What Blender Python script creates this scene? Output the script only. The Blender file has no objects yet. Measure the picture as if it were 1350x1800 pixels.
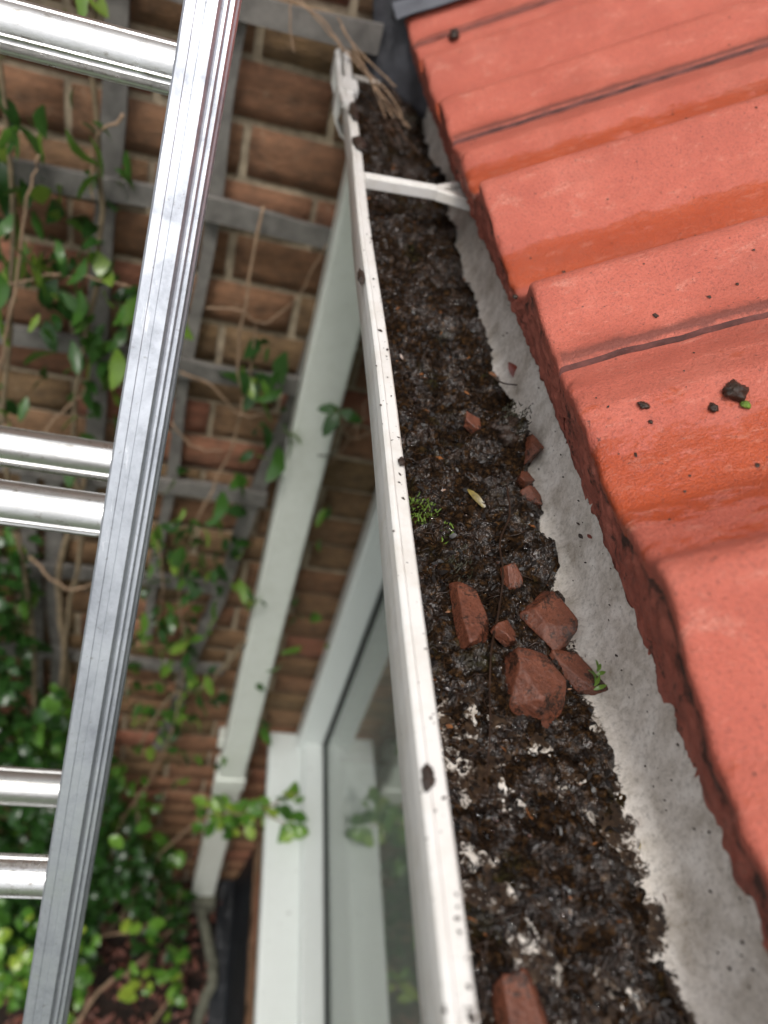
import bpy, bmesh, math, random
import numpy as np
from mathutils import Vector, Matrix, Euler

scene = bpy.context.scene
R = math.radians
random.seed(7)
rng = np.random.RandomState(11)

# ------------------------------------------------------------------ camera
# metres; the phone lens is the origin, +Y runs along the gutter to the brick wall
cam_d = bpy.data.cameras.new("camera")
cam = bpy.data.objects.new("camera", cam_d)
scene.collection.objects.link(cam)
M = np.array([[0.96653294, -0.06424101, 0.24836902],
              [0.14064084, -0.67700559, -0.7224151],
              [0.21455589, 0.73316882, -0.6453133]])      # rows: right, down, forward
cam.matrix_world = Matrix(((M[0][0], -M[1][0], -M[2][0], 0), (M[0][1], -M[1][1], -M[2][1], 0),
                           (M[0][2], -M[1][2], -M[2][2], 0), (0, 0, 0, 1)))
cam_d.sensor_width = 36.0
cam_d.lens = 36.0 * 1338.86 / 1800.0
cam_d.clip_start = 0.01
cam_d.clip_end = 400
cam_d.dof.use_dof = True
cam_d.dof.focus_distance = 0.36
cam_d.dof.aperture_fstop = 6.5
scene.camera = cam

# ------------------------------------------------------------------ light
SUN_EL, SUN_AZ = 62.0, 200.0        # compass azimuth, soft sun through cloud
world = bpy.data.worlds.new("World"); scene.world = world; world.use_nodes = True
wn = world.node_tree; wn.nodes.clear()
sky = wn.nodes.new("ShaderNodeTexSky"); sky.sky_type = 'NISHITA'; sky.sun_disc = False
sky.sun_elevation = R(SUN_EL); sky.sun_rotation = R(SUN_AZ)
sky.dust_density = 4.0
hs = wn.nodes.new("ShaderNodeHueSaturation"); hs.inputs['Saturation'].default_value = 0.28
bgn = wn.nodes.new("ShaderNodeBackground"); bgn.inputs['Strength'].default_value = 0.15
wo = wn.nodes.new("ShaderNodeOutputWorld")
wn.links.new(sky.outputs[0], hs.inputs['Color']); wn.links.new(hs.outputs[0], bgn.inputs['Color'])
wn.links.new(bgn.outputs[0], wo.inputs['Surface'])
sd = bpy.data.lights.new("sun", 'SUN'); sd.energy = 1.3; sd.angle = R(11); sd.color = (1, .965, .92)
sun = bpy.data.objects.new("sun", sd); scene.collection.objects.link(sun)
az = R(SUN_AZ); el = R(SUN_EL)
dirn = Vector((math.sin(az) * math.cos(el), math.cos(az) * math.cos(el), math.sin(el)))
sun.rotation_euler = dirn.to_track_quat('Z', 'Y').to_euler()
scene.view_settings.view_transform = 'Standard'; scene.view_settings.look = 'None'
scene.view_settings.exposure = 0.40; scene.view_settings.gamma = 1.0
scene.view_settings.use_curve_mapping = False

# ------------------------------------------------------------------ helpers
C = scene.collection
def tag(o, label=None, cat=None, group=None, kind=None):
    if label: o['label'] = label
    if cat: o['category'] = cat
    if group: o['group'] = group
    if kind: o['kind'] = kind
    return o
def empty(name, loc, label, cat, group=None):
    o = bpy.data.objects.new(name, None); o.location = loc; o.empty_display_size = .05
    C.objects.link(o); return tag(o, label, cat, group)
def link(name, me, mats=None, parent=None, loc=None):
    if mats is not None:
        me.materials.clear()
        for m in (mats if isinstance(mats, (list, tuple)) else [mats]): me.materials.append(m)
    o = bpy.data.objects.new(name, me); C.objects.link(o)
    if parent is not None:
        o.parent = parent
        o.location = (-Vector(parent.location)) if loc is None else loc
        if loc is None and parent.parent is not None: o.location = (0, 0, 0)
    elif loc is not None: o.location = loc
    return o
def mesh_from(verts, faces, smooth=True, matidx=None):
    me = bpy.data.meshes.new("m"); me.from_pydata([tuple(v) for v in verts], [], [tuple(f) for f in faces])
    if smooth: me.polygons.foreach_set('use_smooth', [True] * len(me.polygons))
    if matidx is not None: me.polygons.foreach_set('material_index', matidx)
    me.update(); return me
def bm_mesh(bm, smooth=False):
    me = bpy.data.meshes.new("m"); bm.to_mesh(me); bm.free()
    if smooth: me.polygons.foreach_set('use_smooth', [True] * len(me.polygons))
    return me
def box_bm(bm, x0, x1, y0, y1, z0, z1, bev=0.0, seg=2):
    b2 = bmesh.new(); bmesh.ops.create_cube(b2, size=1)
    for v in b2.verts:
        v.co = Vector(((x0 + x1) / 2 + v.co.x * (x1 - x0), (y0 + y1) / 2 + v.co.y * (y1 - y0), (z0 + z1) / 2 + v.co.z * (z1 - z0)))
    if bev: bmesh.ops.bevel(b2, geom=b2.edges[:], offset=bev, segments=seg, affect='EDGES', profile=.5)
    me = bpy.data.meshes.new("t"); b2.to_mesh(me); b2.free(); bm.from_mesh(me); bpy.data.meshes.remove(me)
def box(name, a, mat, parent=None, bev=0.002, seg=2):
    bm = bmesh.new(); box_bm(bm, *a, bev=bev, seg=seg)
    return link(name, bm_mesh(bm, False), mat, parent)
def tube(pts, radii, seg=8, cap=True):
    """verts, faces of a tube through pts"""
    P = [Vector(p) for p in pts]; V = []; F = []
    n = len(P)
    if not hasattr(radii, '__len__'): radii = [radii] * n
    ref = Vector((0.13, 0.31, 0.94))
    for i, p in enumerate(P):
        t = (P[min(i + 1, n - 1)] - P[max(i - 1, 0)]).normalized()
        a = t.cross(ref)
        if a.length < 1e-3: a = t.cross(Vector((1, 0, 0)))
        a.normalize(); b = t.cross(a)
        for k in range(seg):
            an = 2 * math.pi * k / seg
            V.append(p + (a * math.cos(an) + b * math.sin(an)) * radii[i])
    for i in range(n - 1):
        for k in range(seg):
            F.append((i * seg + k, i * seg + (k + 1) % seg, (i + 1) * seg + (k + 1) % seg, (i + 1) * seg + k))
    if cap:
        F.append(tuple(range(seg - 1, -1, -1))); F.append(tuple((n - 1) * seg + k for k in range(seg)))
    return V, F
def smooth_path(pts, per=6, jit=0.0, r=random):
    P = [Vector(p) for p in pts]; out = []
    for i in range(len(P) - 1):
        p0 = P[max(i - 1, 0)]; p1 = P[i]; p2 = P[i + 1]; p3 = P[min(i + 2, len(P) - 1)]
        for k in range(per):
            t = k / per
            q = 0.5 * ((2 * p1) + (p2 - p0) * t + (2 * p0 - 5 * p1 + 4 * p2 - p3) * t * t + (3 * p1 - p0 - 3 * p2 + p3) * t ** 3)
            if jit: q = q + Vector((r.uniform(-jit, jit), r.uniform(-jit, jit), r.uniform(-jit, jit)))
            out.append(q)
    out.append(P[-1]); return out
def merge(parts):
    V = []; F = []
    for v, f in parts:
        o = len(V); V += list(v); F += [tuple(i + o for i in q) for q in f]
    return V, F
_lat = rng.rand(256, 256)
def vnoise(x, y):
    x = np.asarray(x, float); y = np.asarray(y, float)
    xi = np.floor(x).astype(int); yi = np.floor(y).astype(int); fx = x - xi; fy = y - yi
    fx = fx * fx * (3 - 2 * fx); fy = fy * fy * (3 - 2 * fy)
    a = _lat[xi & 255, yi & 255]; b = _lat[(xi + 1) & 255, yi & 255]; c = _lat[xi & 255, (yi + 1) & 255]; d = _lat[(xi + 1) & 255, (yi + 1) & 255]
    return (a * (1 - fx) + b * fx) * (1 - fy) + (c * (1 - fx) + d * fx) * fy
def fbm(x, y, o=4, s=0):
    r = 0; a = .5
    for i in range(o):
        r = r + a * vnoise(x * 2 ** i + 17.3 * i + s, y * 2 ** i + 9.1 * i + s * 1.7); a *= .5
    return r / (1 - .5 ** o)
def grid_mesh(P, smooth=True, flip=False):
    """P: (nu, nv, 3)"""
    nu, nv = P.shape[:2]
    idx = np.arange(nu * nv).reshape(nu, nv)
    q = np.stack([idx[:-1, :-1], idx[1:, :-1], idx[1:, 1:], idx[:-1, 1:]], -1).reshape(-1, 4)
    if flip: q = q[:, ::-1]
    me = bpy.data.meshes.new("g"); me.vertices.add(nu * nv); me.vertices.foreach_set('co', P.reshape(-1).astype(np.float32))
    nf = len(q); me.loops.add(nf * 4); me.loops.foreach_set('vertex_index', q.reshape(-1).astype(np.int32))
    me.polygons.add(nf); me.polygons.foreach_set('loop_start', np.arange(0, nf * 4, 4, dtype=np.int32))
    me.polygons.foreach_set('loop_total', np.full(nf, 4, dtype=np.int32))
    me.polygons.foreach_set('use_smooth', np.full(nf, smooth)); me.update(calc_edges=True); me.validate(); return me

# ------------------------------------------------------------------ materials
class NT:
    def __init__(s, name):
        s.m = bpy.data.materials.new(name); s.m.use_nodes = True; s.t = s.m.node_tree; s.b = s.t.nodes['Principled BSDF']
        s.co = None
    def n(s, ty, **kw):
        x = s.t.nodes.new(ty)
        for k, v in kw.items():
            if hasattr(x, k) and k not in x.inputs: setattr(x, k, v)
            else: x.inputs[k].default_value = v
        return x
    def l(s, a, b): s.t.links.new(a, b)
    def coord(s, scale=(1, 1, 1), obj=True):
        tc = s.n('ShaderNodeTexCoord'); mp = s.n('ShaderNodeMapping'); mp.inputs['Scale'].default_value = scale
        s.l(tc.outputs['Object' if obj else 'Generated'], mp.inputs['Vector']); return mp.outputs[0]
    def noise(s, scale, detail=5, rough=.6, vec=None, dist=0.0):
        x = s.n('ShaderNodeTexNoise'); x.inputs['Scale'].default_value = scale; x.inputs['Detail'].default_value = detail
        x.inputs['Roughness'].default_value = rough; x.inputs['Distortion'].default_value = dist
        if vec is None: vec = s.coord()
        s.l(vec, x.inputs['Vector']); return x.outputs['Fac']
    def ramp(s, fac, stops):
        x = s.n('ShaderNodeValToRGB'); cr = x.color_ramp
        while len(cr.elements) < len(stops): cr.elements.new(.5)
        for e, (p, c) in zip(cr.elements, stops):
            e.position = p; e.color = tuple(c) + (1,) if hasattr(c, '__len__') else (c, c, c, 1)
        s.l(fac, x.inputs[0]); return x.outputs[0]
    def mix(s, fac, a, b, mode='MIX'):
        x = s.n('ShaderNodeMix'); x.data_type = 'RGBA'; x.blend_type = mode
        for sock, v in ((0, fac), (6, a), (7, b)):
            if hasattr(v, 'is_output') or isinstance(v, bpy.types.NodeSocket): s.l(v, x.inputs[sock])
            elif sock == 0: x.inputs[0].default_value = v
            else: x.inputs[sock].default_value = tuple(v) + (1,)
        return x.outputs[2]
    def base(s, v): 
        if isinstance(v, bpy.types.NodeSocket): s.l(v, s.b.inputs['Base Color'])
        else: s.b.inputs['Base Color'].default_value = tuple(v) + (1,)
    def rough(s, v):
        if isinstance(v, bpy.types.NodeSocket): s.l(v, s.b.inputs['Roughness'])
        else: s.b.inputs['Roughness'].default_value = v
    def bump(s, h, strength=.3, dist=.001, prev=None):
        x = s.n('ShaderNodeBump'); x.inputs['Strength'].default_value = strength; x.inputs['Distance'].default_value = dist
        s.l(h, x.inputs['Height'])
        if prev is not None: s.l(prev, x.inputs['Normal'])
        s.l(x.outputs[0], s.b.inputs['Normal']); return x.outputs[0]
    def rnd(s):
        return s.n('ShaderNodeObjectInfo').outputs['Random']

def mat_tile():
    s = NT('terracotta_paint')
    v = s.coord(); st = s.coord((1.0, 2.4, 1.0))                    # marks stretched down the slope
    med = s.noise(26, 6, .6, v); fine = s.noise(700, 3, .7, v); grit = s.noise(1900, 2, .6, v)
    at = s.n('ShaderNodeAttribute'); at.attribute_name = 'wet'
    ad = s.n('ShaderNodeMath'); ad.operation = 'ADD'; s.l(at.outputs['Fac'], ad.inputs[0])
    s.l(s.noise(42, 11, .74, st, .25), ad.inputs[1])
    wet = s.ramp(ad.outputs[0], [(.63, 0), (.69, 1)])
    col = s.ramp(med, [(.25, (.42, .092, .058)), (.55, (.50, .122, .078)), (.8, (.58, .170, .118))])
    wetc = s.ramp(med, [(.3, (.37, .058, .018)), (.7, (.46, .084, .028))])
    c = s.mix(wet, col, wetc)
    pale = s.ramp(s.noise(55, 11, .82, st, .3), [(.55, 0), (.66, 1)])
    c = s.mix(s.mul(pale, .38), c, (.72, .36, .27))
    grn = s.ramp(s.noise(760, 3, .75, v), [(.50, 0), (.68, 1)])
    c = s.mix(s.mul(grn, .6), c, (.20, .05, .038))
    spk = s.ramp(s.noise(420, 2, .5, v), [(.70, 0), (.74, 1)])
    c = s.mix(s.mul(spk, .8), c, (.07, .03, .025))
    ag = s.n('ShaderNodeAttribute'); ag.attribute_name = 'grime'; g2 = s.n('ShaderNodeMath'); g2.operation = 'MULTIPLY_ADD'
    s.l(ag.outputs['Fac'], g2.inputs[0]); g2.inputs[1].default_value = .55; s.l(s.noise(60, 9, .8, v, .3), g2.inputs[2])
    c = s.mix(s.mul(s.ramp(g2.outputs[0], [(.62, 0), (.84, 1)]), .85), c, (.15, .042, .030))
    stain = s.ramp(s.noise(11, 8, .7, st, .4), [(.50, 0), (.66, 1)])
    c = s.mix(s.mul(stain, .42), c, (.30, .075, .045))
    s.base(c)
    s.rough(s.ramp(wet, [(0, .62), (1, .33)]))
    s.b.inputs['Specular IOR Level'].default_value = .55
    b0 = s.bump(s.noise(110, 6, .6, v), .35, .0016); b1 = s.bump(fine, .85, .0013, b0); s.bump(grit, .6, .0006, b1)
    return s.m
def _mul(s, a, k):
    x = s.n('ShaderNodeMath'); x.operation = 'MULTIPLY'; s.l(a, x.inputs[0])
    if isinstance(k, bpy.types.NodeSocket): s.l(k, x.inputs[1])
    else: x.inputs[1].default_value = k
    return x.outputs[0]
NT.mul = _mul
def mat_tile_edge():
    s = NT('raw_tile_edge'); v = s.coord()
    n1 = s.noise(60, 6, .7, v); n2 = s.noise(420, 4, .7, v)
    c = s.ramp(n1, [(.3, (.22, .065, .045)), (.5, (.40, .115, .078)), (.7, (.52, .17, .12))])
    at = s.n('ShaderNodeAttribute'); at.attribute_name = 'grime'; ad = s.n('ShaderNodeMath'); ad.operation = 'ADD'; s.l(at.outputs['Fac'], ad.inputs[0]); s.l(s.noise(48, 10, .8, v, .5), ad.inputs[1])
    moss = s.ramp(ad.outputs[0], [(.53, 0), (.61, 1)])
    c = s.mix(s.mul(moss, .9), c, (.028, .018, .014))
    s.base(c); s.rough(.7); b = s.bump(n2, .8, .0015); s.bump(s.noise(1500, 2, .6, v), .5, .0006, b)
    return s.m
def mat_simple(name, col, rough=.5, var=.12, nscale=20, metal=0, bump=0, bscale=200, bdist=.001, obj=True, rndv=False):
    s = NT(name); v = s.coord()
    n = s.noise(nscale, 5, .6, v)
    lo = [c * (1 - var) for c in col]; hi = [min(1, c * (1 + var)) for c in col]
    c = s.ramp(n, [(.3, lo), (.7, hi)])
    s.base(c); s.rough(rough); s.b.inputs['Metallic'].default_value = metal
    if bump: s.bump(s.noise(bscale, 4, .65, v), bump, bdist)
    return s.m
def mat_upvc(name='white_upvc', col=(.80, .80, .76), dirt=.35, tint=(.42, .38, .30), rough=.38):
    s = NT(name); v = s.coord()
    d = s.ramp(s.noise(38, 8, .7, v), [(.45, 0), (.75, 1)])
    sp = s.ramp(s.noise(430 if dirt > .2 else 90, 2, .5, v), [(.74, 0), (.77, 1)])
    c = s.mix(s.mul(d, dirt), col, tint)
    c = s.mix(s.mul(sp, .8), c, (.10, .085, .07))
    s.base(c); s.rough(rough); s.bump(s.noise(90, 3, .5, v), .05, .001); return s.m
def mat_gutter_in():
    s = NT('stained_plastic'); v = s.coord(); st = s.coord((1, .45, 2.2))
    n1 = s.noise(55, 12, .78, v, .2); n2 = s.noise(420, 6, .75, v)
    c = s.ramp(n1, [(.34, (.33, .285, .23)), (.45, (.52, .48, .42)), (.54, (.65, .61, .55)), (.66, (.78, .75, .69))])
    c = s.mix(s.mul(s.ramp(n2, [(.5, 0), (.66, 1)]), .5), c, (.17, .15, .125))
    # algae film on the low part, patchy
    sep = s.n('ShaderNodeSeparateXYZ'); s.l(v, sep.inputs[0])
    mr = s.n('ShaderNodeMapRange'); mr.inputs['From Min'].default_value = -.2455; mr.inputs['From Max'].default_value = -.232
    mr.inputs['To Min'].default_value = .27; mr.inputs['To Max'].default_value = -.45; s.l(sep.outputs[2], mr.inputs[0])
    ad = s.n('ShaderNodeMath'); ad.operation = 'ADD'; s.l(mr.outputs[0], ad.inputs[0]); s.l(s.noise(85, 7, .8, v, .1), ad.inputs[1])
    film = s.ramp(ad.outputs[0], [(.68, 0), (.73, 1)])
    mud = s.ramp(s.noise(260, 7, .75, v), [(.38, (.008, .005, .003)), (.55, (.035, .020, .010)), (.70, (.11, .075, .045))])
    c = s.mix(film, c, mud)
    s.base(c); s.rough(.42); s.bump(n2, .05, .0006); return s.m
def mat_debris():
    s = NT('wet_mulch'); v = s.coord()
    n1 = s.noise(70, 7, .7, v); n2 = s.noise(330, 6, .7, v, .4); n3 = s.noise(1100, 3, .6, v)
    c = s.ramp(n2, [(.32, (.004, .0025, .0015)), (.50, (.013, .007, .0035)), (.60, (.042, .021, .008)), (.72, (.11, .058, .020))])
    g = s.ramp(s.noise(30, 5, .6, v), [(.58, 0), (.68, 1)])
    c = s.mix(s.mul(g, s.ramp(n2, [(.4, 0), (.6, .8)])), c, (.022, .026, .008))
    s.base(c)
    s.rough(s.ramp(n1, [(.48, .75), (.53, .05)]))
    sp = s.ramp(n1, [(.48, .06), (.53, .85)]); s.l(sp, s.b.inputs['Specular IOR Level'])
    b = s.bump(s.noise(210, 4, .6, v, .8), 1.0, .0045); s.bump(n3, .45, .0006, b); return s.m
def mat_brick():
    s = NT('rustic_brick'); v = s.coord(); r = s.rnd()
    st = s.coord((1, 1, 2.6))
    base = s.ramp(r, [(0, (.37, .135, .080)), (.22, (.30, .160, .080)), (.45, (.26, .165, .076)), (.7, (.34, .160, .085)), (1, (.29, .145, .070))])
    n = s.noise(26, 6, .7, st)
    c = s.mix(s.ramp(n, [(.35, 0), (.7, .75)]), base, (.055, .035, .020))
    c = s.mix(s.ramp(s.noise(60, 5, .6, v), [(.60, 0), (.75, .45)]), c, (.33, .24, .16))
    s.base(c); s.rough(.8); b = s.bump(s.noise(75, 6, .7, st), .9, .006); s.bump(s.noise(500, 3, .6, v), .4, .001, b); return s.m
def mat_alu():
    s = NT('worn_aluminium'); v = s.coord()
    n1 = s.noise(22, 9, .7, v, .3); scr = s.noise(150, 8, .8, s.coord((1, .22, .13)), .6); spot = s.noise(300, 5, .7, v); hs_ = s.noise(90, 6, .8, s.coord((.25, 1, 1.6)), .2)
    c = s.ramp(n1, [(.35, (.34, .36, .40)), (.5, (.50, .525, .57)), (.65, (.62, .645, .69))])
    c = s.mix(s.ramp(spot, [(.62, 0), (.72, .7)]), c, (.20, .19, .18))
    c = s.mix(s.ramp(scr, [(.60, 0), (.66, .55)]), c, (.82, .83, .86))
    c = s.mix(s.ramp(hs_, [(.66, 0), (.70, .6)]), c, (.85, .86, .88))
    s.base(c); s.b.inputs['Metallic'].default_value = .9
    s.rough(s.ramp(n1, [(.35, .62), (.65, .40)])); b = s.bump(scr, .25, .0006); s.bump(hs_, .2, .0006, b); return s.m
def mat_rung():
    s = NT('ribbed_rung_aluminium'); v = s.coord()
    n1 = s.noise(26, 8, .7, v, .3); spot = s.noise(170, 6, .75, s.coord((.6, 1, 1)))
    c = s.ramp(n1, [(.35, (.50, .50, .49)), (.65, (.68, .68, .67))])
    c = s.mix(s.ramp(spot, [(.56, 0), (.66, .75)]), c, (.22, .19, .15))
    s.base(c); s.b.inputs['Metallic'].default_value = .92
    s.rough(s.ramp(n1, [(.35, .42), (.65, .24)])); s.bump(spot, .25, .0008); return s.m
def mat_leaf(name, stops, rough=.28, trans=.3):
    s = NT(name); r = s.rnd()
    c = s.ramp(r, stops); n = s.noise(40, 3, .5)
    c = s.mix(s.ramp(n, [(.3, 0), (.8, .45)]), c, tuple(x * .5 for x in stops[0][1]))
    s.base(c); s.rough(rough)
    tr = s.n('ShaderNodeBsdfTranslucent'); s.l(c, tr.inputs['Color'])
    mx = s.n('ShaderNodeMixShader'); mx.inputs[0].default_value = trans
    out = [n for n in s.t.nodes if n.type == 'OUTPUT_MATERIAL'][0]
    s.l(s.b.outputs[0], mx.inputs[1]); s.l(tr.outputs[0], mx.inputs[2]); s.l(mx.outputs[0], out.inputs[0]); return s.m
def mat_soil():
    s = NT('leafy_soil'); v = s.coord()
    c = s.ramp(s.noise(26, 8, .75, v), [(.3, (.010, .007, .006)), (.5, (.030, .018, .012)), (.68, (.075, .036, .022)), (.8, (.14, .07, .045))])
    s.base(c); s.rough(.85); s.bump(s.noise(30, 8, .8, v), .9, .03); return s.m
def mat_glass():
    s = NT('window_glass'); s.base((.80, .87, .80)); s.rough(.0); s.b.inputs['Transmission Weight'].default_value = .84
    s.b.inputs['IOR'].default_value = 1.52; return s.m
def mat_water():
    s = NT('rain_water'); s.base((.95, .95, .95)); s.rough(.02); s.b.inputs['Transmission Weight'].default_value = 1.0
    s.b.inputs['IOR'].default_value = 1.33; return s.m

MJ = mat_simple('tile_joint_shade', (.095, .030, .024), .75, .75, 60, bump=.8, bscale=300)  # maroon shadow of the tile joints, put into the side faces' colour
MT = mat_tile(); ME = mat_tile_edge(); MG = mat_gutter_in(); MD = mat_debris(); MB = mat_brick(); MA = mat_alu(); MRU = mat_rung()
MW = mat_upvc('clean_white_upvc', (.74, .78, .75), .12, (.55, .56, .50), .35); MLIP = mat_upvc('grimy_white_upvc', (.70, .69, .66), .55, (.47, .42, .34), .42)
MPIPE = mat_upvc('downpipe_upvc', (.73, .76, .69), .25, (.45, .46, .36), .32)
MM = mat_simple('lime_mortar', (.37, .30, .21), .9, .40, 45, bump=.6, bscale=300, bdist=.002)
MTR = mat_simple('weathered_grey_timber', (.15, .14, .125), .85, .35, 40, bump=.5, bscale=120)
MAPR = mat_simple('dark_lead', (.035, .036, .042), .55, .5, 25, bump=.5, bscale=60, bdist=.004)  # darker lead tone for the hanging apron
MLEAD = mat_simple('weathered_lead', (.11, .115, .13), .5, .35, 18, bump=.3, bscale=60, bdist=.003)
MFELT = mat_simple('dark_felt', (.028, .034, .048), .55, .3, 60, bump=.3)
MSOIL = mat_soil(); MGL = mat_glass(); MWA = mat_water()
MTWIG = mat_simple('dry_twig', (.30, .20, .125), .75, .35, 60, bump=.4)
MSTEM = mat_simple('woody_stem', (.20, .15, .09), .85, .4, 50, bump=.5, bscale=150)
MGSTEM = mat_simple('grey_bark', (.11, .11, .08), .85, .4, 30, bump=.5, bscale=90)
MLV = mat_leaf('climber_leaf', [(0, (.035, .10, .018)), (.35, (.065, .17, .025)), (.7, (.13, .27, .035)), (1, (.26, .38, .055))])
MLB = mat_leaf('shrub_leaf', [(0, (.05, .14, .02)), (.35, (.10, .25, .03)), (.7, (.20, .40, .05)), (1, (.42, .55, .07))])
MMOSS = mat_simple('wet_dirt_lump', (.030, .018, .012), .35, .5, 300, bump=.9, bscale=700, bdist=.001)
MGM = mat_simple('bright_moss', (.10, .17, .015), .6, .5, 300, bump=.9, bscale=900, bdist=.001)
MDM = mat_simple('dull_moss', (.022, .021, .008), .5, .5, 200, bump=.9, bscale=700, bdist=.001)
def mat_shard():
    s = NT('wet_broken_tile'); v = s.coord()
    c = s.ramp(s.noise(120, 6, .7, v), [(.3, (.07, .024, .014)), (.55, (.165, .055, .030)), (.75, (.32, .125, .075))])
    c = s.mix(s.ramp(s.noise(65, 10, .85, v), [(.50, 0), (.57, .92)]), c, (.016, .010, .007))
    s.base(c); s.rough(.26); s.b.inputs['Specular IOR Level'].default_value = .5; s.bump(s.noise(500, 5, .7, v), .7, .0012); return s.m
MSH = mat_shard()
MYL = mat_simple('yellow_leaf', (.38, .30, .08), .35, .4, 250)
MYL2 = mat_simple('dull_yellow_leaf', (.16, .12, .03), .35, .6, 400)
MBL = mat_simple('brown_leaf', (.19, .075, .025), .3, .5, 300)
MRL = mat_simple('red_brown_leaf', (.16, .03, .018), .35, .4, 300)
MGREY = mat_simple('window_room_wall', (.52, .56, .50), .8, .1, 3)

# ------------------------------------------------------------------ ground
GZ = -2.75
P = np.zeros((81, 81, 3)); a = np.linspace(-1, 1, 81); a = np.sign(a) * np.abs(a) ** 3 * 60
P[..., 0] = a[:, None]; P[..., 1] = a[None, :] + .6
near = np.exp(-((P[..., 0]) ** 2 + (P[..., 1] - .8) ** 2) / 2.0)
P[..., 2] = GZ + near * .05 * (fbm(P[..., 0] * 5 + 50, P[..., 1] * 5 + 50) - .5)
g = link('ground', grid_mesh(P, flip=False), MSOIL); tag(g, kind='structure')
MLAWN = mat_simple('lawn_grass', (.06, .10, .03), .9, .4, 4, bump=.5, bscale=60, bdist=.02)
bm = bmesh.new(); bmesh.ops.create_grid(bm, x_segments=20, y_segments=20, size=1)
for v in bm.verts: v.co = Vector((v.co.x * 40, -42.5 + v.co.y * 40, GZ + .03))
lw = link('lawn', bm_mesh(bm), MLAWN); tag(lw, kind='structure')

# ------------------------------------------------------------------ brick wall behind
WY = 1.09
wall = empty('brick_wall', (0, WY, GZ), 'mottled red and brown brick wall behind the trellis at the far end of the gutter', 'wall')
box('mortar', (-3.0, 3.0, WY + .006, WY + .215, GZ - .2, 2.2), MM, wall, bev=0)
def brick_mesh(sd, L=.2140, H=.0640):
    r = np.random.RandomState(sd); nx, nz = 7, 4
    V = []; F = []
    for j in range(nz):
        for i in range(nx):
            x = -L / 2 + L * i / (nx - 1); z = -H / 2 + H * j / (nz - 1)
            e = (i in (0, nx - 1)) or (j in (0, nz - 1))
            y = -.004 + r.uniform(-.0018, .0018) + (.004 if e else 0)
            V.append((x + r.uniform(-.0012, .0012), y, z + r.uniform(-.0012, .0012)))
    for j in range(nz - 1):
        for i in range(nx - 1):
            q = j * nx + i; F.append((q, q + 1, q + nx + 1, q + nx))
    b = len(V)
    for (x, z) in ((-L / 2, -H / 2), (L / 2, -H / 2), (L / 2, H / 2), (-L / 2, H / 2)): V.append((x, .02, z))
    bot = list(range(nx)); top = [(nz - 1) * nx + i for i in range(nx)]
    lef = [j * nx for j in range(nz)]; rig = [j * nx + nx - 1 for j in range(nz)]
    F.append(tuple(bot[::-1] + [b, b + 1])); F.append(tuple(top + [b + 2, b + 3]))
    F.append(tuple(lef + [b + 3, b])); F.append(tuple(rig[::-1] + [b + 1, b + 2]))
    me = mesh_from(V, F, True); me.materials.append(MB); return me
bmeshes = [brick_mesh(k) for k in range(6)]
CZ = .0752; courses = []
z = -.2825 + CZ * 2
k = 2
extraV = []
while z > GZ + .02:
    off = -.1475 if (k % 2 == 0) else -.03
    i = -6
    for i in range(-8, 9):
        x = off + i * .2245 + .112
        if x < -1.6 or x > 1.6: continue
        zz = z + random.uniform(-.001, .001)
        if -.66 < x < .44:
            o = bpy.data.objects.new('brick', random.choice(bmeshes)); C.objects.link(o); o.parent = wall
            o.location = (x - wall.location.x + random.uniform(-.0015, .0015), random.uniform(-.0015, .0015), zz - GZ)
            o.rotation_euler = (random.uniform(-.008, .008), random.uniform(-.006, .006) + (math.pi if random.random() < .0 else 0), random.uniform(-.008, .008))
        else: extraV.append((x, zz))
    z -= CZ; k -= 1
z = -.2825 + CZ * 3; k = 3
while z < 2.1:
    off = -.1475 if (k % 2 == 0) else -.03
    for i in range(-8, 9):
        x = off + i * .2245 + .112
        extraV.append((x, z))
    z += CZ; k += 1
bm = bmesh.new()
for (x, zz) in extraV: box_bm(bm, x - .107, x + .107, WY - .002, WY + .02, zz - .032, zz + .032)
o = link('outlying_bricks', bm_mesh(bm), MB, wall); tag(o, kind='stuff')

# ------------------------------------------------------------------ trellis
TY = 1.052
tr = empty('trellis', (0, TY, -1.0), 'weathered grey timber trellis fixed to the brick wall', 'trellis')
def slat(p, q, w, th, yy, mat=MTR):
    p = Vector((p[0], yy, p[1])); q = Vector((q[0], yy, q[1])); d = (q - p); L = d.length; d.normalize(); up = Vector((0, 1, 0)).cross(d)
    n = max(3, int(L / .05)); V = []; F = []; ph = random.uniform(0, 9)
    for i in range(n + 1):
        c = p + d * L * i / n + up * .0035 * math.sin(ph + i * .7) + Vector((0, 1, 0)) * .002 * math.sin(ph * 2 + i * .5)
        ww = w * (.5 + .04 * math.sin(i * 1.3 + ph))
        for a, b in ((-1, -1), (1, -1), (1, 1), (-1, 1)):
            V.append(c + up * ww * a + Vector((0, 1, 0)) * th * .5 * b)
    for i in range(n):
        for k in range(4):
            F.append((i * 4 + k, i * 4 + (k + 1) % 4, (i + 1) * 4 + (k + 1) % 4, (i + 1) * 4 + k))
    F.append((3, 2, 1, 0)); F.append((n * 4, n * 4 + 1, n * 4 + 2, n * 4 + 3))
    return link('slat', mesh_from(V, F, False), mat, tr)
for z0, x1 in ((-.183, .112), (-.432, .114), (-.684, .108), (-.939, .088), (-1.196, .040), (-1.470, .070)):
    slat((-1.3, z0 - .004), (x1, z0 + .001), .030, .012, TY)
slat((-.046, -.08), (-.108, -1.4), .019, .010, TY + .0135)
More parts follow.
